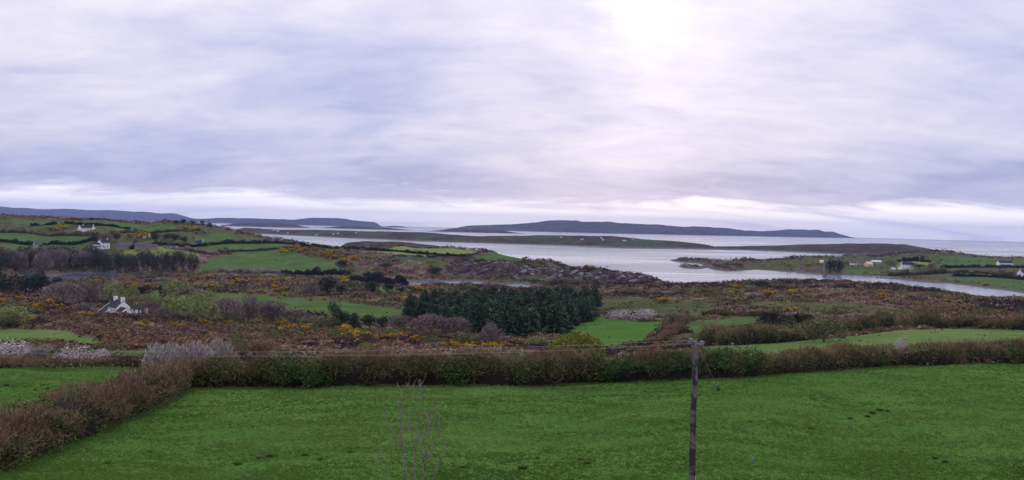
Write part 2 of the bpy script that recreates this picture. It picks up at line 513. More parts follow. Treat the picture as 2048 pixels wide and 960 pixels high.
for px in (-500, 0, 500, 1024, 1550, 2048, 2550):
    hid(px, 7, 50.5); hid(px, 20, 46.8); hid(px, 34, 42.8)
for a in [(-400, 960, 42), (30, 940, 44), (130, 900, 50), (390, 780, 76), (700, 772, 79), (1000, 772, 80), (1400, 761, 83), (1550, 751, 87), (1700, 740, 93), (1850, 732, 99),
          (2048, 727, 108), (2400, 720, 118), (1024, 850, 60), (1700, 850, 63), (300, 850, 60), (1024, 930, 47), (1800, 930, 48), (400, 930, 46.5), (2300, 850, 66),
          (0, 830, 60), (0, 740, 85), (240, 742, 85), (-300, 740, 86), (150, 725, 125), (0, 728, 122), (-300, 725, 125), (330, 735, 100),
          (700, 700, 190), (1000, 700, 186), (400, 690, 180), (100, 675, 190), (0, 690, 170), (-300, 690, 175),
          (300, 660, 235), (500, 670, 235), (100, 640, 270), (300, 640, 300), (240, 628, 370), (0, 600, 400), (-300, 610, 400), (600, 650, 285), (800, 660, 258),
          (700, 630, 345), (550, 605, 420), (700, 590, 470), (200, 570, 600), (350, 555, 660), (500, 560, 650), (700, 562, 660), (450, 580, 540), (100, 580, 540), (0, 575, 560),
          (850, 580, 580), (1000, 578, 600), (1200, 570, 640), (1300, 572, 650), (1040, 675, 290), (815, 640, 350), (1185, 638, 360), (1000, 612, 440),
          (1250, 690, 230), (1250, 640, 340), (1400, 620, 390), (1400, 590, 500), (1400, 569, 700), (1600, 645, 270), (1600, 600, 430), (1600, 575, 560), (1600, 564, 700),
          (1800, 635, 290), (1800, 600, 420), (1800, 578, 600), (2048, 640, 280), (2048, 604, 480), (2350, 640, 280), (2350, 620, 420), (1330, 690, 230), (1450, 650, 300),
          (1420, 692, 165), (1600, 683, 168), (1600, 706, 138), (1800, 660, 182), (1800, 695, 130), (2048, 661, 190), (2048, 688, 142), (2350, 668, 190),
          (1500, 566, 710), (1700, 568, 660), (1900, 589, 545), (1300, 565, 730), (1250, 567, 740),
          (700, 530, 800), (700, 500, 900), (850, 540, 810), (850, 515, 880), (850, 500, 960), (960, 512, 940), (1000, 545, 800), (1000, 520, 860), (1000, 510, 930),
          (1100, 522, 880), (1100, 550, 800), (1200, 538, 860), (1200, 555, 800), (1300, 553, 830), (760, 550, 780), (1150, 566, 740),
          (450, 545, 740), (600, 550, 740), (690, 547, 745), (500, 504, 860), (600, 503, 860), (400, 500, 850), (600, 493, 930), (750, 495, 950), (632, 487, 1000),
          (560, 479, 1000), (480, 465, 1000), (430, 455, 1020), (330, 443, 1050), (200, 440, 1080), (100, 437, 1100), (0, 431, 1100), (-350, 424, 1100),
          (800, 493, 1000), (900, 497, 1000), (970, 502, 980), (100, 490, 850), (100, 465, 950), (300, 495, 800), (300, 465, 950), (200, 500, 800), (0, 500, 800), (0, 465, 950), (-350, 470, 900),
          (100, 532, 765), (300, 540, 760), (380, 546, 735), (200, 540, 770),
          (1600, 530, 1180), (1600, 515, 1300), (1600, 513.5, 1360), (1480, 530, 1190), (1480, 521, 1300), (1400, 533, 1190), (1440, 531, 1195), (1400, 522.5, 1360), (1500, 525, 1270),
          (1700, 540, 1100), (1700, 525, 1200), (1700, 512, 1350), (1815, 540, 1090), (1815, 530, 1150), (1800, 515, 1300), (1800, 508, 1400), (1880, 506, 1480),
          (1950, 512, 1350), (2048, 516, 1250), (2400, 525, 1200), (1900, 545, 1030), (1950, 530, 1130), (2000, 525, 1150), (2048, 570, 880), (2048, 545, 1000), (2400, 560, 900)]:
    vis(*a)
# shore lines (height zero)
for px, py in [(860, 561), (950, 563), (1420, 535), (1500, 540), (1600, 545), (1700, 550), (1800, 558), (1900, 567), (2000, 579), (2048, 586), (1318, 563),
               (60, 547), (150, 547), (230, 548), (1350, 523), (1368, 531)]:
    hid(px, sea_depth(px, py), 0.0)
for px, d, h in [(1400, 790, -2), (1500, 800, -2.5), (1600, 810, -2.5), (1700, 760, -2.5), (1800, 690, -2.5), (1900, 640, -2.5), (2048, 570, -2.5), (2350, 500, -2.5), (1600, 950, -3), (1800, 860, -3),
                 (2048, 680, -3), (2350, 600, -3), (1400, 900, -4), (1340, 860, -2.5), (1400, 1050, -4), (1420, 1270, 0.9), (1390, 1275, -2), (1360, 1290, -3), (1345, 1270, -3.5), (1440, 1262, 0.8), (1470, 1240, 3.0), (1330, 1366, -3), (1340, 1180, -3),
                 (1300, 930, -3), (1200, 970, -3), (1100, 1030, -3), (1000, 1120, -3), (900, 1220, -3), (800, 1230, -3), (700, 1230, -3), (632, 1220, -3), (560, 1300, -3), (480, 1400, -3), (400, 1600, -4),
                 (200, 1800, -4), (0, 1800, -4), (-400, 1800, -4), (200, 1500, 15), (0, 1500, 15), (-400, 1500, 15), (1000, 1600, -5), (1300, 1600, -5), (700, 1700, -5),
                 (1480, 1450, -3), (1600, 1510, -3), (1700, 1510, -3), (1800, 1600, -3), (1880, 1640, -3), (1950, 1640, -3), (2048, 1640, -3), (2400, 1640, -3), (1600, 2000, -5), (2200, 2000, -5), (1000, 2100, -5), (400, 2100, -5), (0, 2200, -5),
                 (860, 754, -0.7), (920, 756, -0.7), (980, 758, -0.6), (1030, 760, 0.1), (830, 745, -0.4), (860, 722, 0.5), (930, 726, 0.5), (1000, 733, 0.5), (900, 705, 1.4), (980, 712, 1.4),
                 (60, 715, -1.6), (150, 715, -1.6), (205, 713, -1.0), (250, 715, 0.9), (310, 725, 1.6), (-100, 715, -1.6), (-400, 715, -1.6), (60, 672, 0.6), (150, 676, 0.5), (240, 690, 0.8), (-100, 672, 0.8), (-400, 672, 0.8), (-200, 770, 2)]:
    hid(px, d, h)
PTS = np.array(PTS)
UA = 3.2
_cx, _cy = PTS[:, 0] * UA, np.log(PTS[:, 1])
_C2 = 0.05 ** 2


def _k(dx, dy):
    return np.sqrt(dx * dx + dy * dy + _C2)


n_ = len(PTS)
A_ = np.zeros((n_ + 3, n_ + 3))
A_[:n_, :n_] = _k(_cx[:, None] - _cx[None], _cy[:, None] - _cy[None]) - 1e-4 * np.eye(n_)
A_[:n_, n_], A_[:n_, n_ + 1], A_[:n_, n_ + 2] = 1, _cx, _cy
A_[n_:, :n_] = A_[:n_, n_:].T
W_ = np.linalg.solve(A_, np.concatenate([PTS[:, 2], np.zeros(3)]))

NU, NV = 780, 540
U_ = np.linspace(-0.98, 0.98, NU)
L_ = np.linspace(math.log(7.0), math.log(2150.0), NV)
GU, GL = np.meshgrid(U_, L_)
GH = np.zeros_like(GU)
for i in range(NV):
    GH[i] = (_k(GU[i][:, None] * UA - _cx, GL[i][:, None] - _cy) @ W_[:n_]) + W_[n_] + W_[n_ + 1] * GU[i] * UA + W_[n_ + 2] * GL[i]
GD = np.exp(GL)
GX = GU * GD


def grid_at(u, l, G):
    fu = np.clip((u - U_[0]) / (U_[1] - U_[0]), 0, NU - 1.001); fl = np.clip((l - L_[0]) / (L_[1] - L_[0]), 0, NV - 1.001)
    iu, il = fu.astype(int), fl.astype(int)
    a, b = fu - iu, fl - il
    return (G[il, iu] * (1 - a) + G[il, iu + 1] * a) * (1 - b) + (G[il + 1, iu] * (1 - a) + G[il + 1, iu + 1] * a) * b


LF = np.linspace(L_[0], L_[-1], 2600)
DF = np.exp(LF)


def ground(px, py):
    """where the sight line through a pixel first meets land or sea -> (x, y, z)"""
    u, s = ray(px, py)
    h = np.maximum(grid_at(np.full_like(LF, u), LF, GH), 0.0)
    below = np.nonzero(EYE + s * DF <= h)[0]
    i = below[0] if len(below) else len(DF) - 1
    return np.array((u * DF[i], DF[i], h[i]))


def height(x, y):
    x, y = np.atleast_1d(np.asarray(x, float)), np.atleast_1d(np.asarray(y, float))
    return grid_at(x / y, np.log(y), GH)


def hz(x, y):
    return float(height(x, y)[0])


def uvpoly(pix):
    q = [ground(px, py) for px, py in pix]
    return np.array([(p[0] / p[1] * UA, math.log(p[1])) for p in q])


def inside(poly, x, y):
    r = np.zeros(np.shape(x), bool)
    n = len(poly)
    for i in range(n):
        x1, y1 = poly[i]; x2, y2 = poly[(i + 1) % n]
        c = (y1 > y) != (y2 > y)
        with np.errstate(divide='ignore', invalid='ignore'):
            r ^= c & (x < (x2 - x1) * (y - y1) / (y2 - y1 + 1e-12) + x1)
    return r


# label, material, outline in photograph pixels
FIELDS = [
    ('broad green pasture in front of the long hedge', 'near_grass', [(-150, 1010), (-40, 965), (30, 943), (130, 903), (250, 853), (330, 815), (395, 780), (700, 772.5), (1000, 772.5), (1200, 766), (1400, 761), (1500, 755), (1600, 747), (1700, 740), (1800, 734), (2048, 727), (2500, 719), (2500, 2600), (1024, 2600), (-600, 2600)]),
    ('green pasture left of the corner hedge', 'near_grass', [(-400, 742), (0, 740), (240, 741), (390, 744), (330, 815), (250, 853), (130, 903), (30, 943), (-400, 960)]),
    ('patchy green hillside left of the bay', 'rough_grass', [(-300, 436), (0, 434), (100, 439), (200, 442), (330, 446), (430, 458), (480, 468), (560, 483), (560, 490), (400, 492), (380, 505), (240, 512), (100, 512), (-300, 510)]),
    ('patchy green ground of the farm peninsula', 'rough_grass', [(1500, 538), (1490, 526), (1600, 517), (1700, 514), (1800, 510), (1880, 508), (2048, 518), (2300, 527), (2300, 612), (2048, 583), (2000, 576), (1900, 564), (1800, 555), (1700, 547), (1600, 542)]),
    ('sloping green strip below the red bracken bank', 'fresh_grass', [(-300, 660), (0, 661), (60, 663), (150, 672), (215, 690), (190, 698), (100, 693), (0, 688), (-300, 690)]),
    ('small green patch behind the pale shrub', 'mid_grass', [(215, 704), (300, 702), (330, 712), (300, 722), (225, 720)]),
    ('green field between the two right hand hedges', 'fresh_grass', [(1400, 695), (1500, 690), (1600, 683), (1700, 672), (1800, 661), (1900, 657), (2048, 662), (2400, 668), (2400, 712), (2048, 712), (1900, 714), (1800, 716), (1700, 718), (1560, 720), (1400, 716)]),
    ('bright green clearing right of the conifer wood', 'near_grass', [(1090, 690), (1130, 660), (1190, 633), (1250, 641), (1322, 646), (1310, 672), (1270, 688), (1200, 692)]),
    ('rough green field beside the brown bank', 'mid_grass', [(1365, 655), (1400, 640), (1510, 634), (1515, 650), (1440, 662), (1380, 672)]),
    ('rough grass above the white blossom thicket', 'rough_grass', [(1190, 600), (1300, 597), (1420, 608), (1440, 630), (1380, 640), (1300, 628), (1200, 618)]),
    ('rough grass around the peninsula farm', 'rough_grass', [(1690, 532), (1700, 518), (1790, 513), (1795, 523), (1775, 540), (1700, 540)]),
    ('rough green patch on the shoulder of the headland', 'rough_grass', [(785, 516), (840, 515), (905, 522), (880, 538), (810, 536)]),
    ('rough green strip across the right hand heath', 'rough_grass', [(1500, 606), (1700, 606), (1850, 622), (1800, 630), (1600, 624), (1480, 618)]),
    ('long green field behind the bare thicket', 'mid_grass', [(420, 586), (500, 590), (610, 597), (700, 606), (815, 622), (815, 640), (740, 642), (640, 632), (560, 620), (430, 610)]),
    ('small green field left of the willows', 'mid_grass', [(296, 588), (330, 586), (332, 606), (300, 606)]),
    ('small green field right of the round dark tree', 'mid_grass', [(715, 575), (770, 573), (830, 580), (815, 586), (740, 584)]),
    ('large green field on the slope above the marsh', 'mid_grass', [(385, 543), (420, 520), (500, 504), (590, 500), (600, 512), (672, 525), (690, 546), (600, 550), (500, 545), (440, 541)]),
    ('narrow green field on the low brow', 'mid_grass', [(375, 496), (450, 490), (560, 489), (600, 493), (585, 498), (500, 502), (420, 502)]),
    ('yellowish field behind the tall dark trees', 'pale_grass', [(245, 500), (300, 496), (360, 502), (395, 512), (385, 522), (300, 520), (250, 515)]),
    ('pale yellow field at the headland top', 'pale_grass', [(768, 500), (808, 494), (900, 497.5), (968, 503), (935, 512), (870, 508), (790, 502)]),
    ('pale field below the headland wall', 'pale_grass', [(718, 500), (780, 503), (880, 512), (840, 513), (770, 508)]),
    ('far yellow green field above the gorse', 'pale_grass', [(605, 492), (700, 490), (755, 494), (700, 498), (640, 497)]),
    ('green field at the top of the rocky headland', 'mid_grass', [(945, 515), (985, 506), (1042, 515), (1045, 525), (985, 523)]),
    ('upper green field on the left hill', 'mid_grass', [(-300, 467), (0, 467), (110, 470), (190, 476), (150, 486), (60, 488), (0, 485), (-300, 487)]),
    ('lower green field on the left hill', 'mid_grass', [(-300, 489), (0, 489), (60, 491), (170, 488), (180, 498), (90, 502), (0, 500), (-300, 500)]),
    ('green field near the top of the left hill', 'mid_grass', [(25, 438), (120, 442), (150, 450), (60, 452), (20, 447)]),
    ('green field above the long white farmhouse', 'mid_grass', [(150, 443), (250, 446), (300, 452), (230, 460), (195, 452)]),
    ('green field on the brow below the skyline trees', 'mid_grass', [(215, 462), (300, 455), (350, 454), (345, 462), (300, 466), (230, 468)]),
    ('green field on the hill end above the bay', 'mid_grass', [(385, 478), (430, 468), (470, 474), (460, 484), (400, 486)]),
    ('green lawn between the pier and the ruined tower', 'mid_grass', [(1688, 543), (1740, 541), (1775, 545), (1740, 550), (1695, 549)]),
    ('lawn around the white two storey house', 'pale_grass', [(1788, 538), (1800, 524), (1865, 524), (1860, 536), (1815, 541)]),
    ('long green field right of the white house', 'mid_grass', [(1868, 536), (1880, 524), (2060, 522), (2300, 530), (2300, 545), (2060, 535), (1960, 534)]),
    ('green hill field along the far skyline', 'mid_grass', [(1860, 517), (1950, 514), (2060, 518), (2300, 524), (2300, 529), (2060, 521), (1900, 522)]),
    ('green shore field at the right edge', 'mid_grass', [(1870, 556), (1960, 553), (2060, 562), (2300, 580), (2300, 605), (2060, 582), (1990, 573), (1930, 566)]),
]
ROCKY = uvpoly([(720, 520), (860, 508), (960, 514), (1050, 522), (1120, 522), (1200, 536), (1300, 551), (1325, 562), (1300, 572), (1180, 574), (1060, 568), (1010, 556), (900, 550), (860, 530), (760, 530)])
POLY = [(lab, mat, uvpoly(pix)) for lab, mat, pix in FIELDS]
QU, QL = GU * UA, GL
region = np.zeros(GU.shape, int)                 # 0 heath, 1 rocky, 2.. fields
region[inside(ROCKY, QU, QL)] = 1
for i, (lab, mat, pl) in enumerate(POLY):
    region[inside(pl, QU, QL)] = i + 2
# relief: rough on the heath, craggy on the headland, gentle on the fields
far_k = np.clip((GD - 60) / 200, 0, 1)
rough_n = fbm(GX / 14, GD / 14, 4) * 1.5 + fbm(GX / 60, GD / 60, 2) * 2.2
crag = (0.5 - np.abs(fbm(GX / 24 + GD / 60, GD / 30, 4, 0.6))) * 8.0 - 2.6
soft = fbm(GX / 12, GD / 12, 3) * 0.45
rel = np.where(region == 0, rough_n * far_k + soft * (1 - far_k), np.where(region == 1, crag, soft))
for _ in range(3):
    rel[1:-1, 1:-1] = (rel[1:-1, 1:-1] * 2 + rel[:-2, 1:-1] + rel[2:, 1:-1] + rel[1:-1, :-2] + rel[1:-1, 2:]) / 6
GH = GH + rel * np.clip((GH + 0.3) / 4, 0.0, 1)
GH = np.where((GH > -0.15) & (GH < 0.15), np.where(GH > 0, 0.15, -0.15), GH)

idx = np.arange(NU * NV).reshape(NV, NU)
quads = np.stack([idx[:-1, :-1], idx[:-1, 1:], idx[1:, 1:], idx[1:, :-1]], -1).reshape(-1, 4)
VERT = np.stack([GX, GD, GH], -1).reshape(-1, 3)
fr = region[:-1, :-1].reshape(-1)
keep = (GH.reshape(-1)[quads].max(1) > -2.0)


def sub_mesh(name, mask, mat):
    q = quads[mask]
    used, inv = np.unique(q, return_inverse=True)
    return mesh_np(name, VERT[used], inv.reshape(q.shape), mat, smooth=True)


tag(obj('moorland', sub_mesh('moorland', keep & (fr == 0), M['heath'])), 'brown heather and bracken heath running down to the water', kind='structure')
tag(obj('rocky_headland', sub_mesh('rocky_headland', keep & (fr == 1), M['rocky_heath'])), 'craggy grey headland with dark heather above the inlet', kind='structure')
for i, (lab, mat, pl) in enumerate(POLY):
    mk = keep & (fr == i + 2)
    if mk.sum() > 3:
        tag(obj('pasture_field', sub_mesh('pasture_field', mk, M[mat])), lab, kind='structure')


# ------------------------------------------------------------------ sea
def build_sea():
    na = 240
    rs = np.concatenate([[0.0], np.geomspace(30, 27500, 90)])
    an = np.linspace(0, 2 * math.pi, na, endpoint=False)
    R, A = np.meshgrid(rs, an, indexing='ij')
    V = np.stack([R * np.sin(A), R * np.cos(A), -drop(R)], -1).reshape(-1, 3)
    ii = np.arange(len(rs) * na).reshape(len(rs), na)
    q = np.stack([ii[:-1], np.roll(ii[:-1], -1, 1), np.roll(ii[1:], -1, 1), ii[1:]], -1).reshape(-1, 4)
    q = q[:, ::-1]
    tag(obj('sea', mesh_np('sea', V, q, M['sea'], smooth=True)), 'grey blue sea and channel reflecting the overcast sky', kind='structure')


build_sea()


# ------------------------------------------------------------------ islands
def island(label, prof, base, thick, mat, rough=6.0, nx=260, ny=34, seed=0, name='island', skew=0.45, taper=0.05):
    """prof: (px, py) of the skyline; base: (px, depth of the near shore); thick: metres front to back"""
    px = np.linspace(prof[0][0], prof[-1][0], nx)
    top = np.interp(px, [p[0] for p in prof], [p[1] for p in prof])
    dep = np.interp(px, [b[0] for b in base], [b[1] for b in base])
    th = thick(px) if callable(thick) else np.full(nx, float(thick))
    ends = np.clip(np.minimum(px - px[0], px[-1] - px) / (0.10 * (px[-1] - px[0])), 0, 1) ** 0.6
    th = th * (0.12 + 0.88 * ends)
    V = np.zeros((ny, nx, 3)); T = np.zeros((ny, nx))
    tt = np.linspace(0, 1, ny) ** 1.2
    for i in range(nx):
        u, s = ray(px[i], top[i])
        dr = dep[i] + th[i] * skew                      # depth of the ridge
        htop = EYE + s * dr + drop(dr)
        htop = max(htop, 0.4) * min(1.0, 0.02 + min(px[i] - px[0], px[-1] - px[i]) / (taper * (px[-1] - px[0])))
        wob = 1 + 0.0
        d = dep[i] + th[i] * tt
        t = tt
        sh = np.where(t < skew, np.sin(np.clip(t / skew, 0, 1) * math.pi / 2) ** 0.75, np.cos(np.clip((t - skew) / (1 - skew), 0, 1) * math.pi / 2) ** 0.8)
        h = htop * sh
        V[:, i, 0], V[:, i, 1], V[:, i, 2] = u * d, d, h
    nz = fbm(V[:, :, 0] / (thick if not callable(thick) else 400) * 6 + seed * 3.7, V[:, :, 1] / (thick if not callable(thick) else 400) * 6, 5, 0.55)
    hh = V[:, :, 2]
    V[:, :, 2] = hh + nz * rough * np.clip(hh / (rough + 1e-6), 0, 1) * 0.8
    V[:, :, 2] = np.maximum(V[:, :, 2], 0.0)
    V[0, :, 2] = V[-1, :, 2] = -3
    T = V[:, :, 2].copy()
    V[:, :, 2] -= drop(V[:, :, 1])
    ii = np.arange(nx * ny).reshape(ny, nx)
    q = np.stack([ii[:-1, :-1], ii[:-1, 1:], ii[1:, 1:], ii[1:, :-1]], -1).reshape(-1, 4)
    o = obj(name, mesh_np(name, V.reshape(-1, 3), q, mat, tint=T.ravel(), smooth=True))
    return tag(o, label, kind='structure')


island('low green and brown island with white cottages across the bay',
       [(440, 454.5), (480, 455), (520, 457), (560, 459), (650, 460.5), (750, 463), (850, 465), (900, 469), (950, 472), (1000, 472), (1100, 470.5), (1180, 471.5), (1225, 472), (1300, 479), (1350, 483), (1400, 488), (1440, 494), (1470, 498)],
       [(440, 3450), (560, 3080), (700, 2760), (850, 2560), (1000, 2430), (1200, 2370), (1400, 2330), (1470, 2290)], 420, M['island_green'], 3.0, seed=1)
island('low brown island behind the farm peninsula',
       [(1390, 497.5), (1440, 494), (1500, 492), (1560, 490.5), (1620, 488.5), (1700, 487), (1760, 487), (1810, 489), (1850, 496), (1885, 504), (1910, 507)],
       [(1390, 2330), (1500, 2330), (1600, 2270), (1750, 2090), (1850, 1950), (1910, 1900)], 380, M['island'], 3.0, seed=2)
island('small heathy islet behind the yellow fields',
       [(680, 489), (700, 484.5), (730, 482.5), (760, 483.5), (790, 483), (820, 485), (850, 489), (875, 492), (895, 494)],
       [(680, 1700), (780, 1720), (895, 1860)], 160, M['island'], 1.6, nx=160, ny=24, seed=3, name='islet')
island('long blue grey island on the sea horizon',
       [(860, 460), (900, 457.5), (930, 454), (960, 451), (1000, 450), (1035, 448.5), (1060, 445), (1090, 442), (1120, 440), (1150, 442.5), (1165, 445), (1190, 444.5), (1250, 447), (1300, 449.5), (1350, 452), (1380, 453.5), (1420, 454), (1460, 457.5), (1500, 461),
        (1530, 462), (1560, 461), (1595, 459), (1640, 461), (1665, 464.5), (1690, 467), (1712, 473)],
       [(860, 10200), (1000, 9600), (1200, 9400), (1400, 10000), (1600, 11500), (1712, 13800)], 1600, M['island_far'], 26, nx=420, ny=60, seed=4)
island('distant blue island group left of the open sea',
       [(360, 439), (400, 437.5), (440, 436.5), (500, 437), (560, 438.5), (590, 439), (610, 437), (630, 435.5), (690, 437), (705, 441), (730, 443), (755, 445), (770, 451.5)],
       [(360, 12500), (770, 12500)], 1500, M['island_far'], 20, ny=50, seed=5)
island('faint blue hills along the far left horizon',
       [(-500, 402), (-200, 408), (0, 413.5), (40, 417), (90, 418.5), (150, 418), (190, 420), (230, 421.5), (290, 423), (310, 426), (345, 427), (365, 431), (385, 436), (420, 438.5), (450, 440.5)],
       [(-500, 15500), (450, 15500)], 2600, M['island'], 30, nx=320, seed=6, name='hills')
for lab, pr, bs in [
    ('thin dark islet left of the distant group', [(435, 446.5), (470, 445), (520, 445.5), (580, 447), (625, 450.5)], [(435, 6600), (625, 6600)]),
    ('thin flat islet below the distant group', [(640, 452), (680, 451.5), (740, 453.5), (790, 456), (825, 458)], [(640, 6900), (825, 6600)]),
    ('tiny skerry right of the distant group', [(765, 452.5), (790, 451.3), (818, 454)], [(765, 12000), (818, 12000)]),
    ('thin dark islet in front of the long island', [(850, 459.5), (900, 458), (960, 459), (1010, 461), (1055, 466)], [(850, 6100), (1055, 5900)]),
]:
    island(lab, pr, bs, 260, M['island'], 1.0, nx=120, ny=18, seed=len(pr) + bs[0][0], name='islet', taper=0.25)

# ------------------------------------------------------------------ plants: mesh makers (numpy, leaf by leaf)
def rnd_dirs(rng, n):
    v = rng.normal(size=(n, 3))
    return v / np.linalg.norm(v, axis=1, keepdims=True)


def leaves(rng, P, L, W, dirs=None, jit=0.6, tri=False):
    """a diamond shaped leaf or twig at each point; L, W are half length and half width"""
    n = len(P)
    a = rnd_dirs(rng, n)
    if dirs is not None:
        a = dirs + a * jit
        a /= np.linalg.norm(a, axis=1, keepdims=True) + 1e-9
    b = np.cross(a, rnd_dirs(rng, n)); b /= np.linalg.norm(b, axis=1, keepdims=True) + 1e-9
    L = np.broadcast_to(L, n)[:, None]; W = np.broadcast_to(W, n)[:, None]
    if tri:                                    # cheaper: a pointed triangle standing on its base
        V = np.stack([P - a * L - b * W, P - a * L + b * W, P + a * L], 1).reshape(-1, 3)
        return V, np.arange(3 * n).reshape(n, 3)
    V = np.stack([P - a * L, P + b * W, P + a * L, P - b * W], 1).reshape(-1, 3)
    return V, np.arange(4 * n).reshape(n, 4)


def rep4(t):
    return np.repeat(t, 4)


def lobes_cloud(rng, nl, n, flat=1.0, top=0.5):
    """points through a lumpy crown, unit wide and unit high, with their outward directions"""
    cen, rad = [], []
    for i in range(nl):
        a = rng.uniform(0, 2 * math.pi); r = 0.30 * math.sqrt(rng.uniform())
        zc = rng.uniform(0.26, 0.74)
        cen.append((r * math.cos(a), r * math.sin(a), zc)); rad.append(rng.uniform(0.15, 0.27) * (1.15 - 0.35 * abs(zc - 0.45)))
    cen, rad = np.array(cen), np.array(rad)
    k = rng.choice(nl, n, p=rad ** 2 / (rad ** 2).sum())
    d = rnd_dirs(rng, n)
    rr = rng.uniform(0.45, 1.0, n) ** 0.5
    P = cen[k] + d * (rad[k] * rr)[:, None]
    P[:, 2] *= 0.97 / np.percentile(P[:, 2], 99)
    P[:, :2] *= 0.5 / np.percentile(np.hypot(P[:, 0], P[:, 1]), 97)
    P[:, 2] = np.clip(P[:, 2], 0.02, 1.05)
    return P, d


def dome_cloud(rng, n, nb=16):
    """points through a domed, bumpy crown, unit wide and unit high"""
    b = rnd_dirs(rng, nb); b[:, 2] = np.abs(b[:, 2]) * 0.9 - 0.1
    d = rnd_dirs(rng, n); d[:, 2] = np.where(d[:, 2] < -0.35, -d[:, 2], d[:, 2])
    amp = rng.uniform(0.10, 0.30, nb)
    r = 0.82 + (amp * np.exp(9 * (d @ b.T - 1))).max(1) - 0.10 * rng.random(n)
    rr = rng.uniform(0.55, 1.0, n) ** 0.45
    P = d * np.array((0.5, 0.5, 0.66)) * (r * rr)[:, None] + np.array((0, 0, 0.36))
    P[:, 2] *= 0.98 / np.percentile(P[:, 2], 99.5)
    P[:, :2] *= 0.5 / np.percentile(np.hypot(P[:, 0], P[:, 1]), 97)
    P[:, 2] = np.clip(P[:, 2], 0.02, 1.05)
    return P, d


def make_trunk(rng, h=0.6, r=0.03, nb=5, spread=0.28, mat='bark', name='trunk'):
    s = Soup()
    bend = rng.uniform(-0.03, 0.03, 2)
    s.tube([(0, 0, -0.03), (bend[0], bend[1], h * 0.35), (bend[0] * 1.5, bend[1] * 1.5, h)], [r * 1.2, r * 0.85, r * 0.4], 5)
    for i in range(nb):
        a = rng.uniform(0, 6.28); z0 = h * rng.uniform(0.15, 0.6); z1 = z0 + rng.uniform(0.25, 0.45)
        e = spread * rng.uniform(0.6, 1.2)
        s.tube([(bend[0], bend[1], z0), (e * 0.55 * math.cos(a), e * 0.55 * math.sin(a), (z0 + z1) / 2), (e * math.cos(a), e * math.sin(a), min(z1, 0.92))], [r * 0.5, r * 0.32, r * 0.1], 4)
    me = bpy.data.meshes.new(name)
    me.from_pydata(s.v, [], s.f)
    me.materials.append(M[mat])
    me.update()
    return me


def leafy(seed, kind, n=420, L=0.045, W=0.028, nl=9, dome=False):
    rng = np.random.default_rng(seed)
    P, d = dome_cloud(rng, n, nl + 4) if dome else lobes_cloud(rng, nl, n)
    V, Fq = leaves(rng, P, rng.uniform(0.6, 1.3, n) * L, rng.uniform(0.6, 1.3, n) * W)
    return mesh_np('crown', V, Fq, FOL[kind], tint=rep4(rng.uniform(0, 1, n)))


def twiggy(seed, kind, n=700, L=0.085, W=0.010, nl=9, up=0.7, dome=False):
    rng = np.random.default_rng(seed)
    P, d = dome_cloud(rng, n, nl + 4) if dome else lobes_cloud(rng, nl, n)
    o = P - np.array((0, 0, 0.1)); o[:, 2] += up * 0.3
    o /= np.linalg.norm(o, axis=1, keepdims=True)
    V, Fq = leaves(rng, P, rng.uniform(0.5, 1.3, n) * L, rng.uniform(0.6, 1.4, n) * W, o, 0.55)
    return mesh_np('crown', V, Fq, FOL[kind], tint=rep4(rng.uniform(0, 1, n)))


def conifer_crown(seed, kind='conifer', lev=17, per=11, base=0.06, rad=0.5):
    rng = np.random.default_rng(seed)
    Ps, Ds, Ls, Ws = [], [], [], []
    for i in range(lev):
        z = base + (1 - base) * (i / lev) ** 0.95
        z *= 0.94
        r = rad * (1.02 - z) ** 0.5 * rng.uniform(0.74, 1.15) + 0.02
        m = max(4, int(per * (0.45 + 0.75 * (1 - z))))
        for k in range(m):
            a = 2 * math.pi * (k + rng.uniform(0, 0.8)) / m + i * 1.7
            rr = r * rng.uniform(0.72, 1.15)
            dz = -0.10 * rr + rng.uniform(-0.02, 0.02)
            for q in (0.38, 0.68, 0.95):
                Ps.append((math.cos(a) * rr * q, math.sin(a) * rr * q, z + dz * q + rng.uniform(-0.012, 0.012)))
                Ds.append((math.cos(a), math.sin(a), -0.15 + rng.uniform(-0.2, 0.45)))
                Ls.append(rr * 0.36 + 0.012); Ws.append(0.024 + 0.05 * (1 - z) * (1.15 - q))
    Ps, Ds = np.array(Ps), np.array(Ds)
    V, Fq = leaves(rng, Ps, np.array(Ls), np.array(Ws), Ds, 0.42)
    return mesh_np('crown', V, Fq, FOL[kind], tint=rep4(rng.uniform(0, 1, len(Ps))))


def gorse_mesh(seed, amount):
    rng = np.random.default_rng(seed)
    n, m = 150, amount
    P, d = lobes_cloud(rng, 6, n)
    V1, F1 = leaves(rng, P, rng.uniform(0.05, 0.11, n), rng.uniform(0.025, 0.05, n), d, 0.8)
    P2, d2 = lobes_cloud(np.random.default_rng(seed), 6, m * 3)
    sel = np.argsort(-(P2[:, 2] + rng.uniform(0, 0.5, len(P2))))[:m]
    P2 = P2[sel] + d2[sel] * 0.03
    V2, F2 = leaves(rng, P2, rng.uniform(0.04, 0.085, m), rng.uniform(0.03, 0.06, m))
    return mesh_np('gorse_bush', np.concatenate([V1, V2]), np.concatenate([F1, F2 + len(V1)]), [FOL['gorse_leaf'], FOL['gorse_flower']],
                   tint=rep4(rng.uniform(0, 1, n + m)), mat_idx=np.concatenate([np.zeros(n), np.ones(m)]))


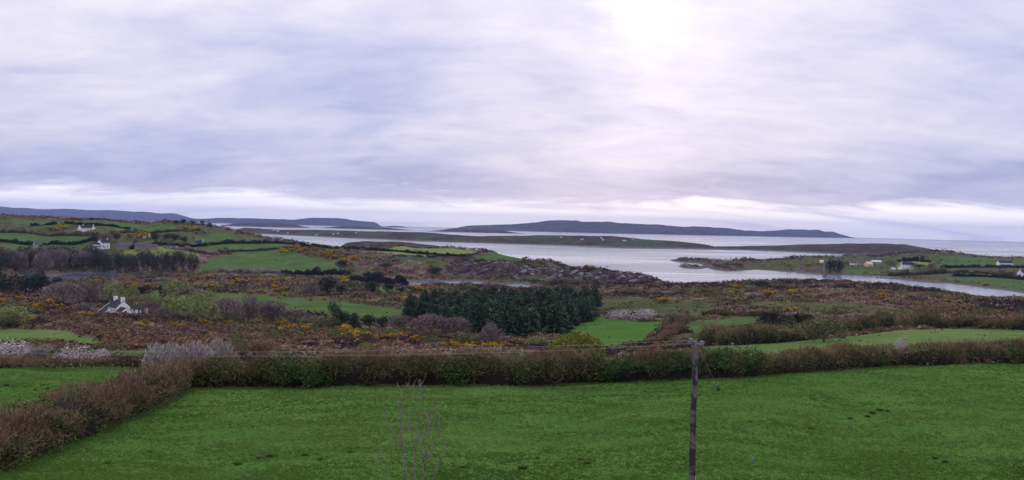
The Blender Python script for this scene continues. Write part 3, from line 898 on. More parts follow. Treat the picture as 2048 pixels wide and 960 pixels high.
CROWN = {
    'bare': [twiggy(100 + i, 'bare', 2100, 0.070, 0.010, 12, 0.7, i % 2 == 0) for i in range(4)],
    'bare_dark': [twiggy(120 + i, 'bare_dark', 800, 0.07, 0.014) for i in range(4)],
    'blossom': [leafy(140 + i, 'blossom', 1900, 0.025, 0.015, 14) for i in range(3)],
    'pale': [twiggy(150 + i, 'pale_twig', 2600, 0.075, 0.009) for i in range(2)],
    'willow': [leafy(160 + i, 'willow', 1900, 0.030, 0.019, 13, i % 4 != 3) for i in range(4)],
    'olive': [leafy(170 + i, 'olive', 1500, 0.032, 0.020, 12, i % 4 != 3) for i in range(4)],
    'bright': [leafy(180 + i, 'bright', 4200, 0.024, 0.016, 18, True) for i in range(2)],
    'evergreen': [leafy(190 + i, 'evergreen', 1200, 0.038, 0.024, 11) for i in range(4)],
    'conifer': [conifer_crown(200 + i, lev=19, per=12, rad=0.42 + 0.03 * (i % 3)) for i in range(6)],
    'hedge_twig': [twiggy(220 + i, 'hedge_twig', 2300, 0.055, 0.008, 13) for i in range(3)],
    'hedge_green': [leafy(230 + i, 'hedge_green', 2300, 0.026, 0.017, 13) for i in range(2)],
}
_rt = np.random.default_rng(77)
TRUNK = {'tree': [make_trunk(_rt, 0.62, 0.022, 6) for _ in range(3)], 'bush': [make_trunk(_rt, 0.35, 0.025, 6, 0.3) for _ in range(3)],
         'conifer': [make_trunk(_rt, 0.93, 0.018, 0, 0, 'stems_and_shade')], 'dark': [make_trunk(_rt, 0.66, 0.026, 6, 0.25, 'stems_and_shade') for _ in range(2)]}
TRUNK_OF = {'bare': 'tree', 'bare_dark': 'dark', 'blossom': 'bush', 'pale': 'bush', 'willow': 'bush', 'olive': 'bush', 'bright': 'bush', 'evergreen': 'dark', 'conifer': 'conifer', 'hedge_twig': 'bush', 'hedge_green': 'bush'}
_pi = 0


def plant(name, label, cat, kind, pos, w, h, group=None, rz=None):
    """a tree or shrub at a spot: Empty at its foot, with trunk and crown"""
    global _pi
    _pi += 1
    r = random.Random(_pi * 7 + 3)
    e = obj(name, None, loc=pos, rz=rz if rz is not None else r.uniform(0, 6.28))
    e.empty_display_size = 0.5
    tag(e, label, cat, group)
    cs = CROWN[kind]; ts = TRUNK[TRUNK_OF[kind]]
    sx = w * r.uniform(0.94, 1.08)
    obj('trunk' if cat == 'tree' else 'stems', ts[_pi % len(ts)], e, scale=(w, w, h))
    obj('crown', cs[r.randrange(len(cs))], e, scale=(sx, w, h))
    return e


def plant_px(name, label, cat, kind, px, py, wpx, hpx, group=None):
    g = ground(px, py)
    k = g[1] / F
    return plant(name, label, cat, kind, (g[0], g[1], g[2] - 0.1), wpx * k, hpx * k, group)


# ------------------------------------------------------------------ hedges
def hedge(label, pix, w, h, kind, dens=1.0, name='hedge', world=None, leaf=0.13, mixg=0.5, seed=0, hvar=0.25, foot=0.04):
    """a hedge along a line: inner core painted dark as shade, twigs standing out of the top, leaves on the flanks"""
    rng = np.random.default_rng(900 + seed)
    pts = np.array(world if world is not None else [ground(*p)[:2] for p in pix], float)
    seg = np.linalg.norm(np.diff(pts, axis=0), axis=1)
    S = np.concatenate([[0], np.cumsum(seg)])
    tot = S[-1]

    def along(s):
        x = np.interp(s, S, pts[:, 0]); y = np.interp(s, S, pts[:, 1])
        e = 0.8
        tx = np.interp(np.minimum(s + e, tot), S, pts[:, 0]) - np.interp(np.maximum(s - e, 0), S, pts[:, 0])
        ty = np.interp(np.minimum(s + e, tot), S, pts[:, 1]) - np.interp(np.maximum(s - e, 0), S, pts[:, 1])
        L = np.hypot(tx, ty) + 1e-9
        return x, y, -ty / L, tx / L

    def prof(s):
        lump = 1 - 2 * np.abs(vnoise(s / 3.1 + seed * 3.3, s * 0 + 7.7))          # rounded lumps with creases between
        hh = h * (0.70 + 0.42 * lump + hvar * 1.6 * fbm(s / 6.0 + seed * 13.1, s * 0 + seed, 3))
        ww = w * (0.64 + 0.48 * lump + 0.4 * fbm(s / 4.0 + seed * 7.7, s * 0 + 4.4, 3))
        return hh, ww
    cx, cy = pts.mean(0)
    root = obj(name, None, loc=(cx, cy, hz(cx, cy)))
    tag(root, label, 'hedge')
    base = np.array((cx, cy, hz(cx, cy)))
    # solid inner core; near-black colour paints in the shade among the stems
    ns = max(6, int(tot / 0.9)); na = 9
    ss = np.linspace(0.2, tot - 0.2, ns)
    x, y, nx, ny = along(ss); hh, ww = prof(ss)
    V = []
    for k in range(na):
        a = math.pi * k / (na - 1)
        ca, sa = math.cos(a), math.sin(a)
        off = ca * ww * (0.24 + 0.14 * max(sa, 0)) * (0.7 + 0.5 * rng.random(ns)); zz = np.maximum(sa, 0) ** 0.6 * hh * 0.66 * (0.8 + 0.35 * rng.random(ns)) - (0.1 if k in (0, na - 1) else 0)
        V.append(np.stack([x + nx * off, y + ny * off, height(x + nx * off, y + ny * off) + zz], -1))
    V = np.array(V); ii = np.arange(na * ns).reshape(na, ns)
    q = np.stack([ii[:-1, :-1], ii[:-1, 1:], ii[1:, 1:], ii[1:, :-1]], -1).reshape(-1, 4)
    obj('stems', mesh_np('stems', V.reshape(-1, 3) - base, q, M['stems_and_shade']), root)  # dark shell for the shaded inside, no single stems modelled

    def cloud(n, lo, hi, shell, flank=0.0):
        s = rng.uniform(0, tot, n); x, y, nx, ny = along(s); hh, ww = prof(s)
        a = rng.uniform(0.0, math.pi, n)
        rr = shell + (1 - shell) * rng.random(n) ** 0.5
        clump = 1 + 0.62 * fbm(s / 1.5 + 3, a * 1.5 + seed, 3, 0.6)
        ca, sa = np.cos(a) * rr * clump, np.abs(np.sin(a)) ** 0.55 * rr * (0.7 + 0.3 * clump)
        t = lo + (hi - lo) * sa
        fl = rng.random(n) < flank
        ft = foot * np.clip(0.75 + 1.8 * fbm(s / 1.7 + 9, s * 0 + seed, 2), 0.02, 1.25)
        tf = ft + rng.random(n) ** 0.8 * (0.85 - ft)
        cf = np.where(rng.random(n) < 0.5, -1, 1) * np.sqrt(1 - tf ** 3) * rr * (0.8 + 0.25 * clump)
        t = np.where(fl, tf, t); ca = np.where(fl, cf, ca); sa = np.where(fl, 0.2, sa)
        # undercut foot: widest at mid height
        belly = 0.70 + 0.30 * np.clip(t / 0.35, 0, 1)
        off = ca * ww * 0.5 * belly
        X, Y = x + nx * off, y + ny * off
        Z = height(X, Y) + t * hh
        D = np.stack([nx * ca * 0.7, ny * ca * 0.7, 0.25 + sa], -1)
        return np.stack([X, Y, Z], -1) - base, D, t
    area = tot * (h * 1.6 + w)
    n1 = int(area * 40 * dens)
    leafk = {'brown': 'hedge_leaf', 'green': 'hedge_green', 'pale': 'pale_twig', 'dark': 'evergreen'}[kind]
    twk = {'brown': 'hedge_twig', 'green': 'hedge_leaf', 'pale': 'pale_twig', 'dark': 'evergreen'}[kind]
    nt = int(n1 * (1 - mixg)); nl = n1 - nt
    P, D, t = cloud(nt, 0.28, 1.05, 0.72, 0.12)
    V, q = leaves(rng, P, rng.uniform(0.7, 1.6, nt) * leaf * 1.7, rng.uniform(0.5, 1.2, nt) * leaf * 0.24, D, 0.85)
    tp_ = 0.45 + 0.8 * fbm(P[:, 0] / 1.9 + 5, P[:, 1] / 1.9 + P[:, 2], 3)
    obj('twigs', mesh_np('twigs', V, q, FOL[twk], tint=rep4(np.clip(tp_ + rng.normal(0, 0.2, nt), 0, 1))), root)['kind'] = 'stuff'
    P, D, t = cloud(nl, max(0.05, foot), 0.94, 0.76, 0.5)
    patch = 0.5 + 0.9 * fbm(P[:, 0] / 2.2 + seed, P[:, 1] / 2.2 + P[:, 2] / 1.1, 3)
    V, q = leaves(rng, P, rng.uniform(0.6, 1.3, nl) * leaf, rng.uniform(0.6, 1.2, nl) * leaf * 0.62)
    obj('leaves', mesh_np('leaves', V, q, FOL[leafk], tint=rep4(np.clip(patch + rng.normal(0, 0.2, nl), 0, 1))), root)['kind'] = 'stuff'
    if dens > 0.7:
        # long shoots standing out of the top
        m_ = int(tot * 9)
        P, D, t = cloud(m_, 0.75, 1.08, 0.9)
        D = D * 0.5; D[:, 2] = 1.0
        Ls = rng.uniform(0.8, 2.6, m_) * leaf * 2.0
        P[:, 2] += Ls * 0.5
        V, q = leaves(rng, P, Ls, leaf * 0.13, D, 0.45)
        obj('shoots', mesh_np('shoots', V, q, FOL[twk], tint=rep4(rng.random(m_))), root)['kind'] = 'stuff'
    return root

# ------------------------------------------------------------------ hedges in place
def wpts(pix, shift=0.0):
    return [ground(*p)[:2] for p in pix]


# front hedge: its field-side foot follows the pasture edge, so the line is set back by half its width
def setback(pix, back):
    q = np.array(wpts(pix))
    t = np.gradient(q, axis=0); t /= np.linalg.norm(t, axis=1, keepdims=True)
    return q + np.stack([-t[:, 1], t[:, 0]], -1) * back


front = setback([(395, 778), (500, 775), (700, 773), (850, 773), (1000, 773), (1150, 768), (1215, 765)], 1.6)
hedge('long brown hedge with dark foot across the far side of the pasture', None, 3.6, 3.2, 'brown', 1.6, world=front, mixg=0.50, seed=1, hvar=0.16, foot=0.36)
front2 = setback([(1190, 766), (1300, 763), (1400, 760), (1480, 756), (1530, 753)], 1.6)
hedge('dense green hedge directly behind the wooden pole', None, 3.8, 2.9, 'green', 1.6, world=front2, mixg=0.75, seed=2, hvar=0.16, foot=0.32)
front3 = setback([(1520, 753), (1600, 747), (1700, 740), (1800, 733), (1900, 730), (2048, 727), (2200, 724), (2350, 721)], 1.5)
hedge('low reddish brown hedge rising to the right edge of the pasture', None, 3.2, 2.3, 'brown', 1.4, world=front3, mixg=0.34, seed=3, hvar=0.32, foot=0.08)
left = setback([(60, 932), (130, 902), (190, 877), (250, 852), (330, 815), (395, 780)], 2.0)
left = np.concatenate([[left[0] + (left[0] - left[1]) * 2.2], left, [front[0] + (-0.6, 0.5)]])
hedge('broad brown hedge running from the lower left corner to the field corner', None, 4.4, 2.7, 'brown', 1.5, world=left, mixg=0.42, seed=4, hvar=0.22, leaf=0.11)
hedge('dark brown hedge along the top of the upper right field', [(1410, 692), (1450, 690), (1500, 689), (1600, 681), (1700, 670), (1800, 659), (1850, 655), (1950, 656), (2048, 660), (2250, 667)], 4.5, 3.2, 'brown', 0.9, mixg=0.5, seed=5, leaf=0.18, hvar=0.5, foot=0.12)
hedge('low brown hedge behind the left pasture', [(-120, 738), (0, 737), (100, 735), (200, 736), (290, 738), (370, 742)], 2.4, 1.05, 'brown', 0.9, mixg=0.4, seed=6, leaf=0.13, hvar=0.4)
hedge('reddish bank hedge climbing beside the bright clearing', [(1300, 692), (1330, 678), (1352, 662), (1375, 642)], 3.5, 2.4, 'brown', 0.7, mixg=0.2, seed=7, leaf=0.2, hvar=0.4)
hedge('thin brown hedge above the rough green field', [(1405, 631), (1460, 632), (1520, 633), (1560, 634)], 3.0, 2.2, 'brown', 0.5, mixg=0.3, seed=8, leaf=0.25)
FARH = [
    ('pale blossoming hedge dropping to the large sloping field', [(330, 497), (360, 499), (400, 503), (440, 509)], 4, 3.2, 'pale'),
    ('pale hedge between the two brow fields', [(425, 507), (480, 503), (540, 500), (600, 497)], 3.5, 2.2, 'brown'),
    ('white topped hedge at the foot of the large sloping field', [(438, 543), (480, 545), (520, 546), (560, 547)], 4, 3.2, 'pale'),
    ('dark hedge at the lower right corner of the large sloping field', [(562, 547), (600, 549), (650, 551), (700, 552)], 5, 4.5, 'dark'),
    ('dark hedge along the low brow above the narrow field', [(375, 493), (450, 488), (520, 487.5), (590, 489)], 3, 3, 'dark'),
    ('dark wall hedge between the pale headland fields', [(600, 490), (660, 497), (720, 499), (790, 503), (880, 512), (930, 513)], 3.2, 2.6, 'dark'),
    ('dark hedge along the lower edge of the yellow headland field', [(930, 513), (975, 503)], 3, 2.2, 'brown'),
    ('dark hedge under the upper field of the left hill', [(-60, 487), (40, 489), (110, 489), (190, 480)], 3, 3, 'dark'),
    ('dark hedge above the upper field of the left hill', [(-60, 465), (60, 467), (130, 471), (210, 479)], 3, 3, 'brown'),
    ('dark hedge across the brow of the left hill', [(60, 452), (130, 447), (200, 452), (260, 460)], 3, 2.6, 'dark'),
    ('thin hedge below the skyline trees on the left', [(220, 470), (290, 466), (350, 463), (400, 462)], 3, 2.6, 'brown'),
    ('dark hedge beside the grey farm sheds', [(240, 497), (300, 496), (350, 493), (410, 492)], 3, 2.6, 'dark'),
    ('dark hedge below the long field on the right peninsula', [(1880, 537), (1950, 535), (2060, 537), (2150, 540)], 4, 3, 'dark'),
    ('dark hedge above the shore field at the right', [(1905, 553), (1970, 554), (2060, 561), (2150, 568)], 4, 3, 'dark'),
    ('dark scrubby hedge on the shore right of the pier', [(1775, 552), (1810, 551), (1850, 550), (1890, 547)], 6, 5, 'brown'),
    ('clipped dark conifer hedge behind the white two storey house', [(1795, 524), (1815, 523), (1838, 523)], 5, 6, 'dark'),
    ('second clipped dark hedge right of the white house roof', [(1841, 524), (1862, 525)], 5, 5.5, 'dark'),
    ('brown hedge right of the long peninsula field', [(1870, 548), (1920, 545), (1980, 548), (2040, 556)], 4, 3, 'brown'),
    ('low dark hedge along the inlet below the headland', [(705, 566), (735, 567), (770, 568), (815, 570)], 8, 7, 'dark'),
]
for i, (lab, pix, w_, h_, kd) in enumerate(FARH):
    hedge(lab, pix, w_, h_, kd, 0.22, mixg=0.6, seed=30 + i, leaf=0.42, hvar=0.7)

# single bushes swelling out of the near hedges
ORD = 'first second third fourth fifth sixth seventh eighth ninth tenth eleventh twelfth thirteenth fourteenth fifteenth sixteenth seventeenth eighteenth nineteenth twentieth'.split()
rh = random.Random(12)


def along_line(line, t):
    q = np.array(line, float)
    S = np.concatenate([[0], np.cumsum(np.linalg.norm(np.diff(q, axis=0), axis=1))])
    return np.interp(t * S[-1], S, q[:, 0]), np.interp(t * S[-1], S, q[:, 1])


for what, line, n, kinds, hh in [('long brown hedge', front, 9, ('hedge_twig', 'hedge_green', 'olive', 'hedge_twig'), 3.3), ('green hedge behind the pole', front2, 4, ('hedge_green', 'hedge_twig', 'olive'), 3.1),
                                 ('low reddish hedge on the right', front3, 8, ('hedge_twig', 'hedge_twig', 'hedge_green'), 2.5), ('left corner hedge', left[1:-1], 6, ('hedge_twig', 'hedge_green', 'hedge_twig'), 2.7)]:
    for i in range(n):
        x, y = along_line(line, (i + 0.5 + rh.uniform(-0.3, 0.3)) / n)
        kd = kinds[rh.randrange(len(kinds))]
        hb = hh * rh.uniform(0.95, 1.28)
        look = {'hedge_twig': 'brown twiggy', 'olive': 'olive green', 'hedge_green': 'leafy green'}[kd]
        plant('hedge_bush', '%s bush in the %s, %s from its left end' % (look, what, ORD[i]) if what != 'left corner hedge' else '%s bush in the left corner hedge, %s counting from the camera' % (look, ORD[i]),
              'bush', kd, (x + rh.uniform(-0.4, 0.4), y + rh.uniform(-0.9, 0.2), hz(x, y) - 0.1), hb * rh.uniform(1.0, 1.6), hb, 'bushes grown into the near hedges')

# ------------------------------------------------------------------ trees and shrubs one by one (foot pixel, size in pixels)
PL = [
    # left middle ground
    ('evergreen_tree', 'dark evergreen tree at the left edge beside the small inlet', 'tree', 'evergreen', 8, 592, 52, 48),
    ('evergreen_tree', 'broad dark evergreen second from the left edge by the inlet', 'tree', 'evergreen', 50, 594, 50, 44),
    ('evergreen_tree', 'tallest dark evergreen in the group below the small inlet', 'tree', 'evergreen', 82, 594, 42, 52),
    ('evergreen_tree', 'small dark evergreen at the right end of the inlet group', 'tree', 'evergreen', 113, 588, 30, 34),
    ('bare_tree', 'large bare purple brown tree left of the white farmhouse', 'tree', 'bare', 128, 610, 78, 46),
    ('bare_tree', 'bare brown tree between the big bare tree and the farmhouse', 'tree', 'bare', 176, 610, 62, 44),
    ('bare_tree', 'small bare tree just above the farmhouse left wing', 'tree', 'bare', 205, 606, 36, 38),
    ('willow_bush', 'big pale green willow bush at the left edge', 'bush', 'willow', 26, 656, 74, 44),
    ('blossom_bush', 'small white blossom bush up the bank left of the farmhouse', 'bush', 'blossom', 140, 611, 30, 14),
    ('bare_bush', 'grey brown bush in front of the farmhouse left wing', 'bush', 'bare', 170, 626, 46, 20),
    ('willow_bush', 'pale green willow behind the farmhouse chimney', 'bush', 'willow', 228, 608, 48, 42),
    ('evergreen_bush', 'dark round bush behind the farmhouse roof', 'bush', 'evergreen', 243, 588, 30, 20),
    ('willow_bush', 'upright pale green willow right of the farmhouse chimneys', 'bush', 'willow', 264, 612, 32, 42),
    ('evergreen_bush', 'dark round bush left of the small green field', 'bush', 'evergreen', 284, 592, 32, 22),
    ('willow_bush', 'pale willow just right of the farmhouse', 'bush', 'willow', 298, 614, 36, 26),
    ('evergreen_tree', 'narrow dark tree beside the tall willow', 'tree', 'evergreen', 327, 606, 22, 36),
    ('willow_tree', 'tall pale green willow above the others', 'tree', 'willow', 354, 608, 62, 48),
    ('willow_bush', 'large rounded willow bush in the willow clump', 'bush', 'willow', 360, 645, 68, 56),
    ('willow_bush', 'rounded willow bush at the right of the willow clump', 'bush', 'willow', 414, 645, 62, 44),
    ('willow_bush', 'willow bush at the upper right of the willow clump', 'bush', 'willow', 400, 626, 54, 46),
    ('bare_tree', 'bare brown tree behind the willow clump', 'tree', 'bare', 382, 606, 54, 30),
    ('bare_bush', 'bare brown thicket right of the farmhouse', 'bush', 'bare', 302, 637, 40, 36),
    ('bare_bush', 'low bare thicket left of the willow clump', 'bush', 'bare', 326, 642, 34, 28),
    ('bare_tree', 'bare grey brown tree just right of the willow clump', 'tree', 'bare', 452, 645, 66, 50),
    ('bare_tree', 'tallest bare tree of the thicket before the long field', 'tree', 'bare', 498, 645, 64, 50),
    ('bare_tree', 'broad bare tree of the thicket before the long field', 'tree', 'bare', 545, 644, 74, 42),
    ('bare_bush', 'low bare bush at the right end of the thicket', 'bush', 'bare', 592, 646, 56, 26),
    ('willow_bush', 'small pale green bush at the far edge of the bare thicket', 'bush', 'willow', 500, 604, 30, 16),
    ('olive_bush', 'dark round bush on the gorse bank', 'bush', 'olive', 436, 585, 30, 14),
    ('bare_bush', 'bare bush left of the big round dark tree', 'bush', 'bare', 614, 592, 44, 30),
    ('evergreen_tree', 'big round dark tree standing in the brown heath', 'tree', 'evergreen', 654, 590, 44, 38),
    ('olive_bush', 'olive bush right of the big round dark tree', 'bush', 'olive', 702, 588, 50, 28),
    ('evergreen_bush', 'small dark bush against the olive bush', 'bush', 'evergreen', 682, 590, 22, 22),
    ('evergreen_tree', 'dark tree in the row above the brown bank', 'tree', 'evergreen', 745, 588, 34, 26),
    ('evergreen_tree', 'smaller dark tree in the row above the brown bank', 'tree', 'evergreen', 775, 586, 26, 20),
    ('evergreen_bush', 'low dark bush ending the row above the brown bank', 'bush', 'evergreen', 802, 586, 26, 12),
    ('olive_bush', 'olive bush beside the conifer wood', 'bush', 'olive', 768, 612, 34, 16),
    ('open_tree', 'open round topped tree with bare trunk on the long field', 'tree', 'bare_dark', 668, 634, 30, 32),
    ('evergreen_bush', 'tiny dark bush on the near edge of the long field', 'bush', 'evergreen', 617, 630, 13, 11),
    ('evergreen_tree', 'leftmost young evergreen below the long field', 'tree', 'evergreen', 684, 654, 34, 36),
    ('conifer_tree', 'single pointed conifer among the young evergreens below the long field', 'tree', 'conifer', 708, 656, 30, 34),
    ('evergreen_tree', 'third young evergreen below the long field', 'tree', 'evergreen', 738, 658, 30, 30),
    ('evergreen_tree', 'small young evergreen at the right of the row below the long field', 'tree', 'evergreen', 764, 658, 26, 26),
    ('bare_bush', 'pale brown bush in front of the young conifers', 'bush', 'olive', 648, 655, 56, 22),
    ('bare_bush', 'bare brown bush left of the conifer wood', 'bush', 'bare', 800, 660, 50, 30),
    ('conifer_tree', 'single dark conifer before the bare bush at the wood edge', 'tree', 'conifer', 828, 668, 26, 28),
    ('bare_tree', 'broad bare purple tree in front of the conifer wood', 'tree', 'bare', 862, 676, 84, 48),
    ('bare_tree', 'bare purple tree beside the broad one at the conifer wood', 'tree', 'bare', 912, 678, 66, 44),
    ('bare_tree', 'lone fan shaped bare tree at the foot of the conifer wood', 'tree', 'bare', 984, 690, 62, 42),
    ('willow_bush', 'grey green bush below the fan shaped bare tree', 'bush', 'olive', 935, 690, 62, 24),
    ('willow_bush', 'pale green round bush at the front of the conifer wood', 'bush', 'willow', 1074, 694, 54, 22),
    ('olive_bush', 'grey green bush among the gorse left of the wood', 'bush', 'olive', 868, 692, 60, 20),
    ('bright_bush', 'small bright yellow green bush on the gorse slope', 'bush', 'bright', 733, 702, 34, 18),
    ('bright_bush', 'dark topped green dome bush behind the left end of the hedge', 'bush', 'olive', 470, 712, 60, 36),
    ('pale_bush', 'brown bush with pale tips right of the green dome bush', 'bush', 'hedge_twig', 530, 712, 92, 36),
    ('olive_bush', 'green bush behind the dome bush', 'bush', 'olive', 475, 682, 34, 16),
    # right middle ground
    ('blossom_thicket', 'white blossoming thicket beyond the bright clearing', 'bush', 'blossom', 1238, 640, 52, 22),
    ('blossom_thicket', 'right half of the white blossoming thicket', 'bush', 'blossom', 1288, 643, 62, 26),
    ('olive_bush', 'rounded olive bush right of the white thicket', 'bush', 'olive', 1348, 646, 46, 22),
    ('bare_bush', 'tiny brown bush above the rounded olive bush', 'bush', 'bare', 1373, 632, 16, 12),
    ('evergreen_bush', 'dark evergreen thicket above the right hand hedge', 'bush', 'evergreen', 1545, 652, 64, 28),
    ('evergreen_bush', 'right end of the dark evergreen thicket above the hedge', 'bush', 'evergreen', 1598, 650, 62, 26),
    ('green_bush', 'big dark green bush standing in the upper right hedge', 'bush', 'olive', 1648, 684, 92, 48),
    ('evergreen_bush', 'low dark bush on the channel bank', 'bush', 'evergreen', 1522, 575, 46, 14),
    ('olive_bush', 'small bush on the skyline of the channel bank', 'bush', 'olive', 1490, 570, 20, 10),
    ('blossom_bush', 'white blossom bush poking above the right hand hedge', 'bush', 'blossom', 1802, 712, 30, 42),
    ('bare_bush', 'tall grey bush in the hedge near the right edge', 'bush', 'bare', 1990, 722, 50, 42),
    ('green_bush', 'dark bush at the right edge of the lower hedge', 'bush', 'olive', 2042, 724, 60, 46),
    # near bushes
    ('bright_bush', 'large yellow green bush rising above the long hedge', 'bush', 'bright', 1155, 742, 118, 80),
    ('blossom_bush', 'pale pinkish blossom bush at the left edge behind the pasture', 'bush', 'blossom', 12, 730, 100, 50),
    ('blossom_bush', 'small grey blossom bush between the two white bushes', 'bush', 'pale', 78, 722, 44, 34),
    ('blossom_bush', 'white blackthorn in full blossom behind the left pasture', 'bush', 'blossom', 148, 734, 78, 46),
    ('blossom_bush', 'smaller white blackthorn joined to the right of the larger one', 'bush', 'blossom', 196, 732, 46, 36),
    ('pale_bush', 'tall pale twiggy shrub at the hedge corner', 'bush', 'pale', 335, 762, 92, 78),
    ('pale_bush', 'pale feathery shrub right of the tall one at the corner', 'bush', 'pale', 392, 764, 86, 82),
    ('blossom_bush', 'white tipped shrub leaning over the hedge corner', 'bush', 'pale', 438, 748, 56, 70),
    # skyline and hill
    ('evergreen_tree', 'leftmost wind bent dark tree on the left skyline', 'tree', 'evergreen', 352, 449, 13, 9),
    ('evergreen_tree', 'second wind bent dark tree on the left skyline', 'tree', 'evergreen', 366, 449, 14, 11),
    ('evergreen_tree', 'third rounded dark tree on the left skyline', 'tree', 'evergreen', 386, 451, 15, 11),
    ('evergreen_tree', 'fourth slim dark tree on the left skyline', 'tree', 'evergreen', 404, 452, 10, 12),
    ('evergreen_tree', 'rightmost leaning dark tree on the left skyline', 'tree', 'evergreen', 419, 454, 12, 10),
    ('evergreen_bush', 'dark clump on the hill crest left of the skyline trees', 'bush', 'evergreen', 258, 443, 24, 5),
    ('evergreen_tree', 'dark tree behind the white farm with two gables', 'tree', 'evergreen', 190, 486, 14, 16),
    ('bare_tree', 'bare tree behind the white farm with two gables', 'tree', 'bare', 212, 484, 24, 18),
    ('bare_tree', 'bare tree right of the white farm with two gables', 'tree', 'bare_dark', 232, 485, 20, 17),
    ('evergreen_tree', 'dark tree at the left of the hillside grove', 'tree', 'evergreen', 310, 479, 20, 14),
    ('evergreen_tree', 'dark tree in the middle of the hillside grove', 'tree', 'bare_dark', 332, 482, 26, 16),
    ('evergreen_tree', 'darkest tree of the hillside grove', 'tree', 'evergreen', 350, 484, 24, 16),
    ('evergreen_tree', 'dark tree at the right of the hillside grove', 'tree', 'evergreen', 368, 487, 18, 14),
    ('willow_bush', 'yellow green bush below the hillside grove', 'bush', 'willow', 358, 490, 22, 9),
    ('evergreen_tree', 'dark shed side tree between the grey farm sheds', 'tree', 'evergreen', 271, 490, 9, 9),
    ('evergreen_tree', 'ivy dark tree against the ruined tower', 'tree', 'evergreen', 1660, 548, 22, 32),
    ('evergreen_tree', 'round dark tree right of the ruined tower', 'tree', 'evergreen', 1678, 547, 22, 28),
    ('evergreen_bush', 'dark shrub in the garden right of the white house', 'bush', 'evergreen', 1838, 538, 26, 11),
    ('bare_bush', 'brown shrub at the garden corner right of the white house', 'bush', 'bare', 1862, 538, 20, 12),
    ('olive_bush', 'round bush left of the white house lawn', 'bush', 'olive', 1781, 532, 18, 11),
    ('bare_tree', 'brown tree left of the house at the right edge', 'tree', 'bare', 2004, 552, 22, 13),
    ('evergreen_bush', 'dark bush beside the house at the right edge', 'bush', 'bare_dark', 2022, 552, 20, 10),
    ('evergreen_bush', 'dark bush on the rocky headland slope', 'bush', 'evergreen', 680, 540, 24, 20),
    ('evergreen_bush', 'dark heather clump on the headland face', 'bush', 'bare_dark', 770, 540, 34, 14),
    ('evergreen_bush', 'dark clump above the headland inlet', 'bush', 'evergreen', 870, 548, 34, 14),
    ('willow_bush', 'pale bush near the head of the inlet', 'bush', 'willow', 1065, 562, 26, 10),
]
for a in PL:
    plant_px(*a)

# wood along the inlet on the left: broad bare trees, then slim dark ones
rw = random.Random(4)
ORD = 'first second third fourth fifth sixth seventh eighth ninth tenth eleventh twelfth thirteenth fourteenth fifteenth sixteenth seventeenth eighteenth nineteenth twentieth'.split()
for i in range(22):
    px = -30 + i * 11 + rw.uniform(-4, 4)
    py = 545 - rw.choice((0, 3, 9, 15, 20)) * (1 if px < 200 else 0.4)
    plant_px('bare_tree', 'broad bare grey brown tree in the wood above the inlet', 'tree', rw.choice(('bare', 'bare_dark', 'bare_dark')), px, py, rw.uniform(36, 54), rw.uniform(30, 42), 'bare trees in the wood above the inlet')
for i in range(20):
    px = 190 + i * 10.4 + rw.uniform(-3, 3)
    plant_px('slim_tree', 'slim dark tree above the inlet mouth, %s of its row from the left' % ORD[i], 'tree', 'bare_dark', px, 549 - rw.uniform(0, 4), rw.uniform(16, 24), rw.uniform(36, 48), 'slim dark trees above the inlet mouth')

# conifer wood
cp = uvpoly([(815, 642), (860, 652), (910, 662), (960, 672), (1040, 677), (1110, 668), (1160, 650), (1190, 636)])
front_w = np.array([(math.exp(l) * u / UA, math.exp(l)) for u, l in cp])
back_w = np.array([(P3(1190, 600, 455)[0], 455), (P3(1000, 600, 470)[0], 470), (P3(835, 600, 440)[0], 440), (P3(815, 600, 400)[0], 400)])
wood = np.concatenate([front_w, back_w])
rng = np.random.default_rng(21)
spots = []
tries = 0
while len(spots) < 270 and tries < 14000:
    tries += 1
    x = rng.uniform(wood[:, 0].min(), wood[:, 0].max()); y = rng.uniform(wood[:, 1].min(), wood[:, 1].max())
    if inside(wood, np.array([x]), np.array([y]))[0] and all((x - a) ** 2 + (y - b) ** 2 > 4.0 ** 2 for a, b in spots):
        spots.append((x, y))
for x, y in spots:
    hh = rng.uniform(9.0, 12.8) * (0.80 + 0.2 * min(1, max(0, (x / y + 0.125) / 0.09)))
    plant('conifer_tree', 'tall dark conifer in the dense wood below the headland', 'tree', 'conifer', (x, y, hz(x, y) - 0.2), hh * rng.uniform(0.58, 0.78), hh, 'conifers in the dense dark wood')

